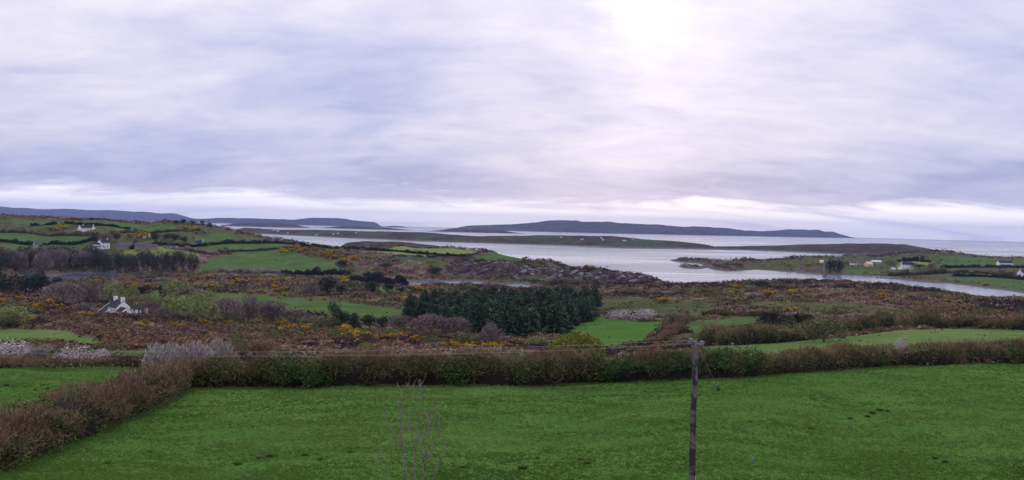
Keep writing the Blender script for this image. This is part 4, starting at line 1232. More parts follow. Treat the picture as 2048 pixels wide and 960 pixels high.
# gorse in bloom: (centre px, centre py, half spread, count)
GORSE = [
    ('gorse on the bank left of the farmhouse', 'bright gorse bush on the bank left of the farmhouse', [(100, 618, 45, 8, 16), (165, 634, 34, 5, 12), (20, 604, 24, 4, 5), (60, 640, 30, 6, 5)]),
    ('gorse on the bracken slope below the farmhouse', 'yellow gorse bush on the bracken slope below the farmhouse', [(216, 632, 10, 4, 4), (222, 644, 9, 4, 4), (284, 653, 9, 4, 4), (358, 655, 16, 6, 8), (408, 648, 12, 3, 4), (455, 647, 10, 3, 3)]),
    ('gorse on the slope behind the long hedge', 'yellow gorse bush on the slope behind the long hedge', [(560, 650, 10, 4, 4), (572, 660, 12, 5, 7), (610, 662, 18, 5, 7), (685, 662, 34, 6, 14), (715, 672, 24, 6, 12), (785, 676, 26, 5, 10), (840, 680, 22, 5, 7), (890, 690, 44, 5, 18), (960, 694, 56, 5, 24), (1010, 695, 22, 4, 8)]),
    ('gorse on the marsh heath in the middle', 'orange yellow gorse bush on the marshy heath', [(560, 580, 30, 6, 12), (560, 594, 14, 4, 6), (480, 566, 70, 7, 22), (420, 575, 30, 5, 8), (695, 564, 22, 4, 6), (732, 564, 16, 4, 7), (826, 584, 16, 3, 5), (812, 608, 14, 6, 6), (640, 600, 14, 4, 4), (270, 578, 24, 4, 7), (310, 580, 22, 4, 7)]),
    ('gorse above the rocky headland', 'distant gorse bush on the knoll above the sloping field', [(610, 506, 42, 5, 16), (665, 512, 38, 7, 18), (702, 528, 16, 9, 9), (1090, 530, 30, 4, 5), (1170, 540, 34, 4, 6)]),
    ('gorse on the left hill', 'small distant gorse bush on the left hill', [(280, 476, 46, 4, 14), (390, 463, 34, 5, 12), (120, 460, 44, 6, 12), (180, 470, 30, 4, 6)]),
    ('gorse on the right hand heath', 'gorse bush on the heath above the channel', [(1322, 606, 18, 5, 7), (1538, 590, 16, 4, 8), (1580, 590, 20, 3, 5), (1600, 626, 40, 4, 7), (1850, 590, 90, 8, 7), (1770, 602, 40, 6, 5), (1470, 585, 50, 8, 5), (1930, 610, 80, 10, 6), (1185, 634, 8, 3, 4)]),
    ('gorse on the far farm peninsula', 'tiny gorse bush on the farm peninsula', [(1610, 532, 50, 3, 9), (1690, 528, 30, 3, 4)]),
]
GM = [gorse_mesh(300 + i, k) for i, k in enumerate((110, 160, 200, 70))]
rg = random.Random(9)
ng = 0
for grp, lab, cl in GORSE:
    for cx_, cy_, rx, ry, n in cl:
        for i in range(max(2, int(n * (0.95 if 'long hedge' in lab else 0.66)))):
            px, py = cx_ + rg.gauss(0, rx * 0.5), cy_ + rg.gauss(0, ry * 0.5)
            g = ground(px, py)
            if g[2] < 0.5:
                continue
            k = g[1] / F
            w_ = min(max(rg.uniform(10, 22) * k, 2.0), 9.0)
            o = obj('gorse_bush', GM[rg.randrange(4)], None, (g[0], g[1], g[2] - 0.12), rg.uniform(0, 6.28), (w_ * 1.15, w_, w_ * rg.uniform(0.45, 0.7)))
            tag(o, lab, 'bush', grp)
            ng += 1
print('gorse', ng)

# ------------------------------------------------------------------ rocks lying out on the heath and the headland
def rock_mesh(seed):
    rng = np.random.default_rng(seed)
    s = []
    nlat, nlon = 5, 8
    for i in range(nlat + 1):
        a = math.pi * i / nlat
        for j in range(nlon):
            b = 2 * math.pi * j / nlon
            r = rng.uniform(0.75, 1.15)
            s.append((math.sin(a) * math.cos(b) * r * 0.5, math.sin(a) * math.sin(b) * r * 0.5, math.cos(a) * r * 0.5))
    f = [(i * nlon + j, i * nlon + (j + 1) % nlon, (i + 1) * nlon + (j + 1) % nlon, (i + 1) * nlon + j) for i in range(nlat) for j in range(nlon)]
    return mesh_np('rock_outcrop', np.array(s), np.array(f), M['rock'])


RM = [rock_mesh(400 + i) for i in range(5)]
rr_ = random.Random(15)
ROCKS = [('grey rock outcrop on the face of the headland', 'rocks on the headland face', [(960, 526, 60, 6, 7), (1060, 540, 60, 9, 13), (1150, 550, 60, 7, 13), (1240, 557, 50, 6, 9), (800, 522, 50, 6, 3)], (3.0, 8.0)),
         ('pale stone lying on the heath before the channel', 'stones on the heath before the channel', [(1300, 572, 90, 5, 16), (1180, 575, 60, 4, 12), (1480, 590, 60, 8, 7), (1700, 592, 90, 10, 12), (1850, 610, 120, 14, 10), (1600, 628, 60, 4, 5)], (1.2, 3.0)),
         ('pale stone on the marsh heath at the left', 'stones on the marsh heath', [(330, 560, 60, 5, 14), (430, 562, 60, 5, 8)], (1.2, 3.0)),
         ('white stone at the foot of the bracken bank', 'white stones under the bracken bank', [(226, 692, 10, 3, 4), (300, 680, 30, 8, 4)], (0.6, 1.2))]
for lab, grp, cl, (a, b) in ROCKS:
    for cx_, cy_, rx, ry, n in cl:
        for i in range(n):
            g = ground(cx_ + rr_.gauss(0, rx * 0.5), cy_ + rr_.gauss(0, ry * 0.5))
            if g[2] < 0.3:
                continue
            w_ = rr_.uniform(a, b)
            o = obj('rock_outcrop', RM[rr_.randrange(5)], None, (g[0], g[1], g[2]), rr_.uniform(0, 6.28), (w_ * rr_.uniform(0.8, 1.7), w_, w_ * rr_.uniform(0.35, 0.6)))
            o.rotation_euler = (rr_.uniform(-0.35, 0.35), rr_.uniform(-0.35, 0.35), rr_.uniform(0, 6.28))
            tag(o, lab, 'rock', grp)


# ------------------------------------------------------------------ heath scrub: heather, bracken, rough grass (uncountable)
def build_scrub():
    rng = np.random.default_rng(31)
    n = 175000
    u = rng.uniform(-0.78, 0.78, n); l = rng.uniform(math.log(95), math.log(1480), n)
    iu = np.clip(((u - U_[0]) / (U_[1] - U_[0])).astype(int), 0, NU - 2); il = np.clip(((l - L_[0]) / (L_[1] - L_[0])).astype(int), 0, NV - 2)
    h = grid_at(u, l, GH)
    rg_ = region[il, iu]
    roughf = np.array([False, False] + [m_ == 'rough_grass' for _, m_, _ in POLY])[rg_]
    ok = ((rg_ <= 1) | (roughf & (rng.random(n) < 0.3)) | ((rg_ > 3) & (rng.random(n) < 0.011))) & (h > 0.8)
    y = np.exp(l); x = u * y
    z1 = fbm(x / 38, y / 30, 3); z2 = fbm(x / 9 + 50, y / 9, 3); z3 = fbm(x / 70 + 9, y / 40, 3)
    ok &= rng.random(n) < np.clip(0.55 + 1.6 * z2, 0.08, 1)
    ok &= ~((region[il, iu] == 1) & (rng.random(n) < 0.25))
    reg = region[il, iu][ok]
    x, y, h, l, z1, z2, z3 = (a[ok] for a in (x, y, h, l, z1, z2, z3))
    n = len(x)
    pal = np.array([(0.052, 0.039, 0.036), (0.135, 0.088, 0.064), (0.215, 0.118, 0.076), (0.25, 0.195, 0.128), (0.112, 0.132, 0.050), (0.155, 0.138, 0.066)])
    w = np.stack([np.clip(0.35 - z1 * 2.0, 0.02, 1), np.clip(0.3 + z1, 0.05, 1), np.clip(0.2 + z2 * 1.2, 0.03, 1), np.clip(0.12 + z3 * 0.9, 0.03, 0.6), np.clip(0.36 + z1 * 1.4 - z3 * 1.2, 0.04, 1), np.full(n, 0.15)], 1)
    # the bank below the farmhouse is red with dead bracken
    red = np.exp(-(((x / y + 0.46) / 0.16) ** 2 + ((np.log(y) - 5.45) / 0.22) ** 2))
    w[:, 1] += red * 1.2; w[:, 2] += red * 0.6
    w = w ** 3.6
    w /= w.sum(1, keepdims=True)
    pick = (rng.random(n)[:, None] > np.cumsum(w, 1)).sum(1).clip(0, 5)
    colr = pal[pick] * rng.uniform(0.7, 1.3, n)[:, None]
    fl = reg > 1
    colr[fl] = np.where(rng.random(fl.sum())[:, None] < 0.6, np.array((0.085, 0.115, 0.040)), np.array((0.14, 0.125, 0.065))) * rng.uniform(0.7, 1.2, fl.sum())[:, None]
    rk = reg == 1
    colr[rk] = np.where(rng.random(rk.sum())[:, None] < 0.85, np.array((0.044, 0.032, 0.040)), colr[rk])
    fsz = np.where(reg > 1, 0.6, 1.0)
    # every clump: a low dome of small leaves, the big ones with more of them
    var = np.exp(rng.normal(0, 0.35, n)) * (1 + 0.5 * np.clip(z2 * 2.5, -0.5, 1)) * fsz
    rad = (0.34 + 0.0017 * y) * np.clip(var, 0.4, 2.2)
    lf = 0.15 + 0.00095 * y
    cnt = np.clip(5.0 * np.clip(var, 0.4, 2.2) ** 1.4, 2, 14).astype(int)
    rp = np.repeat(np.arange(n), cnt)
    m = len(rp)
    a_ = rng.uniform(0, 6.28, m); q_ = np.sqrt(rng.random(m))
    P = np.stack([x[rp] + np.cos(a_) * q_ * rad[rp] * 1.3, y[rp] + np.sin(a_) * q_ * rad[rp], np.zeros(m)], -1)
    P[:, 2] = height(P[:, 0], P[:, 1]) + rad[rp] * (0.15 + 0.75 * (1 - q_ ** 2) * rng.uniform(0.6, 1.1, m))
    d = rng.normal(size=(m, 3)) * (0.9, 0.9, 0.4); d[:, 2] += 0.35
    V, q = leaves(rng, P, lf[rp] * rng.uniform(0.7, 1.5, m), lf[rp] * rng.uniform(0.35, 0.75, m), d / np.linalg.norm(d, axis=1, keepdims=True), 0.3, True)
    c = np.repeat(colr[rp] * rng.uniform(0.7, 1.3, m)[:, None], 3, 0)
    kk = m / n
    o = obj('heath_scrub', mesh_np('heath_scrub', V, q, M['scrub'], col=c))
    tag(o, 'brown heather, dead bracken and rough grass covering the heath', 'scrub', kind='stuff')
    print('scrub', n * kk)


build_scrub()


# ------------------------------------------------------------------ grass of the near pasture
def build_grass():
    rng = np.random.default_rng(41)
    n = 130000
    l = rng.uniform(math.log(36), math.log(125), n); u = rng.uniform(-0.72, 0.74, n)
    iu = ((u - U_[0]) / (U_[1] - U_[0])).astype(int); il = ((l - L_[0]) / (L_[1] - L_[0])).astype(int)
    y = np.exp(l); x = u * y
    pt = fbm(x / 3.0, y / 1.8, 3)
    ok = (((region[il, iu] == 2) | (region[il, iu] == 3)) & (rng.random(n) < np.clip(0.85 + 0.5 * pt, 0.5, 1))) | ((region[il, iu] == 0) & (y < 118))
    x, y, pt = x[ok], y[ok], pt[ok]
    n = len(x); kk = 3
    P = np.repeat(np.stack([x, y, height(x, y)], -1), kk, 0)
    P[:, :2] += rng.normal(size=(n * kk, 2)) * 0.07
    hh = np.repeat((0.036 + 0.00042 * y) * (1 + 1.2 * np.clip(pt, -0.4, 1)), kk) * rng.uniform(0.6, 1.4, n * kk)
    verge = np.repeat(region[il, iu][ok] == 0, kk)
    hh = np.where(verge, hh * 2.6, hh)
    P[:, 2] += hh * 0.45
    d = rng.normal(size=(n * kk, 3)) * (0.9, 0.9, 0.1); d[:, 2] += 0.45
    V, q = leaves(rng, P, hh, 0.026 + 0.00042 * P[:, 1], d / np.linalg.norm(d, axis=1, keepdims=True), 0.2, True)
    big = 0.5 + 0.75 * fbm(P[:, 0] / 9, P[:, 1] / 6, 3)
    o = obj('pasture_grass', mesh_np('pasture_grass', V, q, FOL['grass_blade'], tint=np.repeat(np.clip(big + rng.normal(0, 0.2, n * kk), 0, 1), 3)))
    tag(o, 'short green grass of the near pastures', 'grass', kind='stuff')
    print('grass', n * kk)


build_grass()

# dark rush tussocks in the pasture
rng = np.random.default_rng(51)


def tussock_mesh(seed):
    rng = np.random.default_rng(seed)
    n = 130
    a = rng.uniform(0, 6.28, n); r = 0.3 * np.sqrt(rng.random(n))
    P = np.stack([r * np.cos(a), r * np.sin(a), rng.uniform(0.2, 0.5, n)], -1)
    d = np.stack([np.cos(a) * r * 1.6, np.sin(a) * r * 1.6, np.full(n, 0.8)], -1)
    V, q = leaves(rng, P, rng.uniform(0.25, 0.5, n), rng.uniform(0.02, 0.04, n), d, 0.25)
    return mesh_np('rush_tussock', V, q, FOL['rush'], tint=rep4(rng.random(n)))


TM = [tussock_mesh(i) for i in (1, 2, 3)]
for px, py, s in [(215, 928, .55), (475, 930, .7), (540, 915, .8), (520, 918, .6), (610, 912, .6), (640, 920, .5), (1045, 938, .8), (1075, 918, .45), (1160, 920, .5), (1175, 928, .6), (1178, 905, .4), (925, 936, .5), (1760, 822, .9), (1745, 828, .8), (1775, 824, .7),
                  (1735, 834, .7), (1700, 838, .6), (1620, 858, .6), (1802, 905, .5), (1870, 918, .6), (1890, 925, .6), (12, 772, .9), (95, 778, .6), (70, 781, .5), (505, 690 + 165, .4), (1290, 784, .5), (700, 905, .45), (300, 905, .5), (1500, 845, .5), (1390, 790, .4)]:
    g = ground(px, py)
    o = obj('rush_tussock', TM[int(px) % 3], None, (g[0], g[1], g[2] - 0.03), px * 0.7, (s * 1.0, s * 0.8, s * 0.38))
    tag(o, 'dark rush tussock growing in the green pasture', 'tussock', 'rush tussocks in the pasture')
# dark bush peeping in at the lower right corner
plant('bramble_bush', 'dark twiggy bush at the lower right corner', 'bush', 'hedge_twig', (31.0, 44.5, hz(31.0, 44.5) - 0.2), 3.8, 1.5)
g = ground(122, 903)
s_ = Soup(); s_.tube([(0, 0, -0.2), (0.05, 0.02, 0.45), (0.13, 0.03, 0.95)], [0.06, 0.055, 0.05], 7)
o = s_.build('fence_post', M['twig_grey']); o.location = tuple(g); tag(o, 'short leaning grey post at the foot of the left hedge', 'post')
g = ground(622, 776)
s_ = Soup(); s_.tube([(-0.9, -0.3, 0.05), (-0.55, -0.3, 0.4), (-0.1, -0.25, 0.62), (0.5, -0.1, 0.7)], [0.05, 0.045, 0.04, 0.02], 6)
o = s_.build('fallen_branch', M['twig_grey']); o.location = tuple(g); tag(o, 'pale curved branch lying at the foot of the long hedge', 'branch')

# ------------------------------------------------------------------ buildings
def gable_block(s_wall, s_roof, L, W, hw, hr, x0=0.0, y0=0.0, z0=-1.8, over=0.25, rt=0.18):
    """walls with two gables along x, and a pitched roof of two slabs"""
    a, b = x0 - L / 2, x0 + L / 2
    c, d = y0 - W / 2, y0 + W / 2
    s_wall.add([(a, c, z0), (b, c, z0), (b, d, z0), (a, d, z0), (a, c, hw), (b, c, hw), (b, d, hw), (a, d, hw), (a, y0, hw + hr), (b, y0, hw + hr)],
               [(0, 1, 5, 4), (2, 3, 7, 6), (3, 0, 4, 8, 7), (1, 2, 6, 9, 5)])
    k = hr / (W / 2)
    for sg in (-1, 1):
        e = W / 2 + over
        ze, zr = hw - over * k, hw + hr
        y_e = y0 + sg * e
        xs = (a - 0.06, b + 0.06)
        s_roof.add([(xs[0], y_e, ze + 0.03), (xs[1], y_e, ze + 0.03), (xs[1], y0, zr + 0.03), (xs[0], y0, zr + 0.03), (xs[0], y_e, ze + rt + 0.03), (xs[1], y_e, ze + rt + 0.03), (xs[1], y0, zr + rt + 0.03), (xs[0], y0, zr + rt + 0.03)],
                   [(0, 1, 2, 3), (7, 6, 5, 4), (0, 4, 5, 1), (1, 5, 6, 2), (3, 7, 4, 0), (2, 6, 7, 3)])


def opening(root, name, x, z, w, h, y, mat, sill=True, axis='y', sg=-1):
    s = Soup()
    t = 0.05
    if axis == 'y':
        s.box(x - w / 2, x + w / 2, y + sg * t if sg < 0 else y, y if sg < 0 else y + t, z, z + h)
    else:
        s.box(y if sg > 0 else y - t, y + t if sg > 0 else y, x - w / 2, x + w / 2, z, z + h)
    o = s.build(name, M[mat], root)
    if sill and name == 'window':
        f = Soup()
        e = 0.07
        q = 0.085
        if axis == 'y':
            yo, yi = (y + sg * q, y + sg * 0.003)
            lo, hi = min(yo, yi), max(yo, yi)
            f.box(x - w / 2 - e, x - w / 2, lo, hi, z, z + h); f.box(x + w / 2, x + w / 2 + e, lo, hi, z, z + h)
            f.box(x - w / 2 - e, x + w / 2 + e, lo, hi, z + h, z + h + e); f.box(x - w / 2 - e, x + w / 2 + e, lo, hi, z - e, z)
            f.box(x - 0.03, x + 0.03, lo, hi, z, z + h)
        else:
            yo, yi = (y + sg * q, y + sg * 0.003)
            lo, hi = min(yo, yi), max(yo, yi)
            f.box(lo, hi, x - w / 2 - e, x - w / 2, z, z + h); f.box(lo, hi, x + w / 2, x + w / 2 + e, z, z + h)
            f.box(lo, hi, x - w / 2 - e, x + w / 2 + e, z + h, z + h + e); f.box(lo, hi, x - w / 2 - e, x + w / 2 + e, z - e, z)
        f.build('frame', M['white_wall'], o)
    return o


def chimney(root_roof, x, z0, z1, w=0.9, d=0.6, y=0.0):
    s = Soup(); s.box(x - w / 2, x + w / 2, y - d / 2, y + d / 2, z0, z1); s.box(x - w / 2 - 0.08, x + w / 2 + 0.08, y - d / 2 - 0.08, y + d / 2 + 0.08, z1, z1 + 0.18)
    c = s.build('chimney', M['white_wall'], root_roof)
    return c


def cottage(name, label, px, py, rot, L, W, hw, hr, wall='white_wall', roof='slate', chim=(), win=0, storeys=1, group=None, pos=None, door=True, cat='house'):
    g = ground(px, py) if pos is None else pos
    root = obj(name, None, loc=g, rz=math.radians(rot))
    tag(root, label, cat, group)
    sw, sr = Soup(), Soup()
    gable_block(sw, sr, L, W, hw, hr)
    sw.build('wall', M[wall], root)
    r = sr.build('roof', M[roof], root)
    for cx_ in chim:
        chimney(r, cx_ * (L / 2 - 0.55), hw + hr * 0.6, hw + hr + 1.1)
    for st in range(storeys):
        for i in range(win):
            x = (i + 0.5) / win * L - L / 2
            if st == 0 and door and i == win // 2:
                opening(root, 'door', x, 0, 1.0, 2.05, -W / 2, 'door', False)
            else:
                opening(root, 'window', x, 0.95 + st * 2.7, 1.1, 1.25, -W / 2, 'glass')
    return root


# white farmhouse below the willows: main block, wings and slate roofs
g = ground(238, 626)
fx, fy = P3(238, 626, 365)[:2]
fz = hz(fx, fy)
farm = obj('farmhouse', None, loc=(fx, fy, fz + 0.9), rz=math.radians(-40))
tag(farm, 'white farmhouse with slate roofs and two white chimneys among the bushes', 'house')
sw, sr = Soup(), Soup()
gable_block(sw, sr, 8.6, 6.2, 3.6, 2.9)
sw.build('wall', M['white_wall'], farm)
rf = sr.build('roof', M['slate'], farm)
for x in (-3.6, 3.6):
    c_ = chimney(rf, x, 5.0, 7.9, 1.0, 1.5)
    p_ = Soup(); p_.tube([(x, -0.35, 8.0), (x, -0.35, 8.35)], 0.14, 8); p_.tube([(x, 0.35, 8.0), (x, 0.35, 8.35)], 0.14, 8)
    p_.build('chimney_pot', M['chimney_pot'], rf)
for x in (-2.8, 0.0, 2.8):
    opening(farm, 'window', x, 2.0, 0.9, 1.1, -3.1, 'glass')
opening(farm, 'window', 0.6, 1.2, 0.9, 1.1, 4.3, 'glass', axis='x', sg=1)
for nm, (L, W, hw, hr, x0, y0, wl, rl) in {
    'left_wing': (6.0, 5.4, 2.6, 1.9, -7.4, 0.3, 'white_wall', 'slate'),
    'front_range': (6.4, 3.8, 1.5, 1.4, -0.9, -5.3, 'white_wall', 'slate'),
    'right_range': (6.2, 4.2, 2.2, 1.6, 7.5, -1.2, 'white_wall', 'slate'),
}.items():
    sw, sr = Soup(), Soup()
    gable_block(sw, sr, L, W, hw, hr, x0, y0)
    w_ = sw.build('wing_wall', M[wl], farm)
    sr.build('wing_roof', M[rl], farm)
    # white verge boards on the gable ends
    v_ = Soup()
    for x in (x0 - L / 2 - 0.10, x0 + L / 2 + 0.10):
        for sg in (-1, 1):
            k = hr / (W / 2)
            v_.add([(x - 0.13, y0 + sg * (W / 2 + 0.28), hw - 0.28 * k + 0.05), (x + 0.13, y0 + sg * (W / 2 + 0.28), hw - 0.28 * k + 0.05), (x + 0.13, y0, hw + hr + 0.05), (x - 0.13, y0, hw + hr + 0.05),
                    (x - 0.13, y0 + sg * (W / 2 + 0.28), hw - 0.28 * k + 0.29), (x + 0.13, y0 + sg * (W / 2 + 0.28), hw - 0.28 * k + 0.29), (x + 0.13, y0, hw + hr + 0.29), (x - 0.13, y0, hw + hr + 0.29)],
                   [(0, 1, 2, 3), (7, 6, 5, 4), (0, 4, 5, 1), (1, 5, 6, 2), (3, 7, 4, 0), (2, 6, 7, 3)])
    v_.build('verge', M['white_wall'], farm)
ox, oy = P3(280, 626, 368)[:2]
cottage('outbuilding', 'small slate roofed outbuilding right of the white farmhouse', 0, 0, -20, 5.4, 4.0, 2.2, 1.6, pos=(ox, oy, hz(ox, oy) + 0.6), win=2, chim=())

# left hill
cottage('long_farmhouse', 'long white farmhouse high on the left hill', 176, 461, -6, 13, 6, 2.8, 2.6, win=4, chim=(-1, 1))
cottage('white_house', 'small white gabled annexe at the left end of the hill farmhouse', 166, 460.5, 70, 9, 6, 3.0, 2.6, win=2)
cottage('white_house', 'white house with two gables above the inlet wood', 207, 496, 62, 9, 7, 4.6, 3.2, win=2, storeys=2, chim=(1,))
cottage('white_house', 'white lower wing left of the two gabled house', 197, 496, -12, 8, 6, 3.2, 2.6, win=3)
cottage('farm_shed', 'large grey farm shed right of the two gabled house', 251, 497, -8, 16, 9, 2.6, 3.2, 'stone', 'grey_roof', cat='shed')
cottage('farm_shed', 'smaller grey shed beside the large farm shed', 285, 497, 10, 13, 8, 2.6, 3.0, 'stone', 'grey_roof', cat='shed')
cottage('farm_shed', 'low grey shed at the right end of the farm sheds', 303, 497, 4, 11, 6, 2.4, 1.8, 'stone', 'grey_roof', cat='shed')
cottage('white_house', 'tiny white cottage among gorse on the hill', 293, 475, 0, 6, 5, 2.6, 2.0)
cottage('white_house', 'grey roofed white cottage beside the brow field', 399, 491, -14, 9, 6, 2.6, 2.6, win=3, chim=(-1, 1))
cottage('small_house', 'small mauve gable seen over the inlet wood', 75, 494, 50, 7, 6, 3.2, 2.6, 'concrete', 'grey_roof')
# right peninsula
WH = cottage('white_house', 'white two storey house with slate roof on the farm peninsula', 1815, 537, -16, 15, 8, 5.4, 3.4, win=5, storeys=2, chim=(-1, 1))
cottage('white_porch', 'white single storey annexe in front of the two storey house', 1800, 539, 60, 6, 5, 2.4, 1.8, roof='white_roof')
cottage('white_shed', 'tiny white shed on the lawn by the shore', 1786, 540, 0, 5, 4, 2.2, 0.8, roof='white_roof', cat='shed')
cottage('cream_house', 'cream gabled house in the peninsula farm cluster', 1737, 533, 20, 10, 7, 3.4, 3.4, 'cream_wall', 'cream_wall', win=3)
cottage('farm_shed', 'long pale roofed shed above the cream house', 1752, 527, -4, 14, 7, 2.8, 1.6, 'concrete', 'white_roof', cat='shed')
cottage('farm_shed', 'grey roofed shed left of the cream house', 1722, 530, 8, 11, 7, 3.0, 2.6, 'concrete', 'grey_roof', cat='shed')
cottage('stone_cottage', 'pale roofed cottage left of the peninsula sheds', 1706, 530, -10, 9, 6, 2.6, 2.4, 'white_wall', 'grey_roof', win=2)
cottage('white_shed', 'small white roofed shed behind the ruined tower', 1643, 525, 0, 5, 4, 2.0, 1.2, roof='white_roof', cat='shed')
cottage('stone_cottage', 'grey stone cottage on the shore just left of the tower', 1634, 540, -5, 12, 6, 2.8, 1.4, 'stone', 'grey_roof')
cottage('stone_cottage', 'second grey stone cottage further along the tower shore', 1603, 538, 4, 12, 6, 2.4, 1.6, 'stone', 'grey_roof')
cottage('white_house', 'white bungalow with dark roof near the right edge', 2009, 531, -3, 18, 9, 3.4, 3.0, win=5)
cottage('white_house', 'white house with slate roof cut by the right edge', 2046, 553, 20, 11, 7, 4.6, 3.2, win=3, storeys=2, chim=(-1,))
# low island cottages
ISL = [(547, 461, 'white cottage at the left end of the low island', 12), (556, 462.5, 'white house second from the left on the low island', 14), (576, 466, 'white cottage above the left shore of the low island', 10), (633, 470, 'lone white cottage near the shore of the low island', 10),
       (667, 468, 'white cottage left of the pair on the low island', 10), (676, 467, 'white cottage right of the pair on the low island', 9), (712, 466, 'tiny white cottage on the crest of the low island', 8),
       (1122, 475, 'leftmost white cottage on the green part of the low island', 9), (1164, 479, 'second white cottage on the green part of the low island', 11), (1206, 480, 'white cottage in the island hamlet', 10),
       (1203, 476.5, 'upper cottage of the island hamlet', 9), (1249, 481.5, 'largest white house at the right of the island hamlet', 14), (1265, 478.5, 'last tiny cottage right of the island hamlet', 7)]
SC.view_layers[0].update()
dg = bpy.context.evaluated_depsgraph_get()
for px, py, lab, L in ISL:
    u, s = ray(px, py)
    hit, loc, nrm, _, ho, _ = SC.ray_cast(dg, Vector((0, 0, EYE)) + Vector((u, 1, s)) * 1500, Vector((u, 1, s)).normalized())
    if not hit or loc.z < 0.3:
        loc = Vector((u * 2500, 2500, 6))
        print('island cottage miss', px)
    cottage('island_cottage', lab, 0, 0, random.Random(px).uniform(-25, 25), L * 0.8, 5.5, 2.6, 2.4, pos=tuple(loc))

# ruined tower
g = ground(1650, 547)
tw = obj('ruined_tower', None, loc=g, rz=math.radians(12))
tag(tw, 'broken stone tower house on the peninsula shore', 'ruin')
s_ = Soup()
rt_ = random.Random(3)
W2, th_ = 2.3, 0.8
for (xa, xb, ya, yb, hs) in [(-W2, W2, -W2, -W2 + th_, (13, 14.5, 14, 10)), (-W2, W2, W2 - th_, W2, (11, 13, 15, 14.5)), (-W2, -W2 + th_, -W2 + th_, W2 - th_, (13, 11, 12, 11)), (W2 - th_, W2, -W2 + th_, W2 - th_, (9, 7, 10, 13))]:
    for i, hh in enumerate(hs):
        t0, t1 = i / 4, (i + 1) / 4
        if xb - xa > yb - ya:
            s_.box(xa + (xb - xa) * t0, xa + (xb - xa) * t1, ya, yb, -1, hh)
        else:
            s_.box(xa, xb, ya + (yb - ya) * t0, ya + (yb - ya) * t1, -1, hh)
s_.build('wall', M['stone'], tw)
for x, z in ((-0.8, 3), (0.6, 6), (-0.5, 9)):
    opening(tw, 'window_slit', x, z, 0.6, 1.5, -W2, 'black', False)

# pier and boats
g0, g1 = ground(1778, 556), P3(1752, 554.5, sea_depth(1752, 554.5))
s_ = Soup()
dx = np.array(g0[:2]) - g1[:2]; L = np.linalg.norm(dx); dx /= L; nx_ = np.array((-dx[1], dx[0]))
a, b = np.array(g1[:2]), np.array(g0[:2]) + dx * 4
c4 = [a - nx_ * 2.2, b - nx_ * 2.2, b + nx_ * 2.2, a + nx_ * 2.2]
s_.add([(*p, -2) for p in c4] + [(*p, 1.5) for p in c4], [(0, 3, 2, 1), (4, 5, 6, 7), (0, 1, 5, 4), (1, 2, 6, 5), (2, 3, 7, 6), (3, 0, 4, 7)])
tag(s_.build('pier', M['concrete']), 'low grey concrete pier on the far shore of the channel', 'pier')


def boat(label, px, py, hull, rot, L=6.0):
    p = P3(px, py, sea_depth(px, py))
    root = obj('boat', None, loc=(p[0], p[1], 0.0), rz=rot)
    tag(root, label, 'boat')
    s = Soup()
    st = [(-0.5, 0.34, 0.55), (-0.2, 0.40, 0.55), (0.15, 0.36, 0.62), (0.38, 0.18, 0.78), (0.5, 0.02, 0.92)]
    vs, fs = [], []
    for t, w, h in st:
        vs += [(t * L, -w * 2.2, h), (t * L, -w * 1.4, -0.25), (t * L, w * 1.4, -0.25), (t * L, w * 2.2, h)]
    for i in range(len(st) - 1):
        o = i * 4
        fs += [(o, o + 1, o + 5, o + 4), (o + 1, o + 2, o + 6, o + 5), (o + 2, o + 3, o + 7, o + 6)]
    fs += [(0, 3, 2, 1)]
    s.add(vs, fs); s.build('hull', M[hull], root)
    c = Soup(); c.box(-0.05 * L, 0.2 * L, -0.5, 0.5, 0.0, 1.5); c.build('cabin', M['white_wall'], root)


boat('small red boat moored beside the pier', 1757, 555.5, 'red_paint', 0.3)
boat('small white boat moored left of the red one', 1747, 555, 'white_wall', -0.2)
boat('tiny dark boat far out on the bay', 1215, 533, 'black', 1.0, 5.0)

# ------------------------------------------------------------------ wooden pole with its wires
pu, _ = ray(1388, 800)
PD = 36.0
ptop = P3(1391, 684, PD)
pbx, pby = ptop[0], PD
pz = hz(pbx, pby)
PH = ptop[2] - pz
pole = obj('utility_pole', None, loc=(pbx, pby, pz))
tag(pole, 'weathered wooden electricity pole standing in the pasture', 'pole')
s_ = Soup()
hs = np.linspace(-0.8, PH, 22)
s_.tube([(0.012 * math.sin(h * 1.3), 0, h) for h in hs], [0.150 - 0.028 * max(h, 0) / PH for h in hs], 16)
s_.build('shaft', M['pole'], pole, True)
s_ = Soup(); s_.box(-0.04, 0.34, -0.19, -0.125, PH - 0.10, PH - 0.02); s_.box(-0.34, 0.02, -0.125, -0.06, PH + 0.0, PH + 0.07)
s_.build('bracket', M['steel'], pole)


def insulator(root, x, y, z, ang):
    s = Soup()
    prof = [(0.0, 0.03), (0.02, 0.085), (0.07, 0.075), (0.08, 0.11), (0.13, 0.095), (0.14, 0.115), (0.20, 0.08), (0.23, 0.035)]
    c, sn = math.cos(ang), math.sin(ang)
    s.tube([(x + t * c, y, z + t * sn) for t, r in prof], [r * 0.7 for t, r in prof], 12)
    return s.build('insulator', M['porcelain'], root, True)


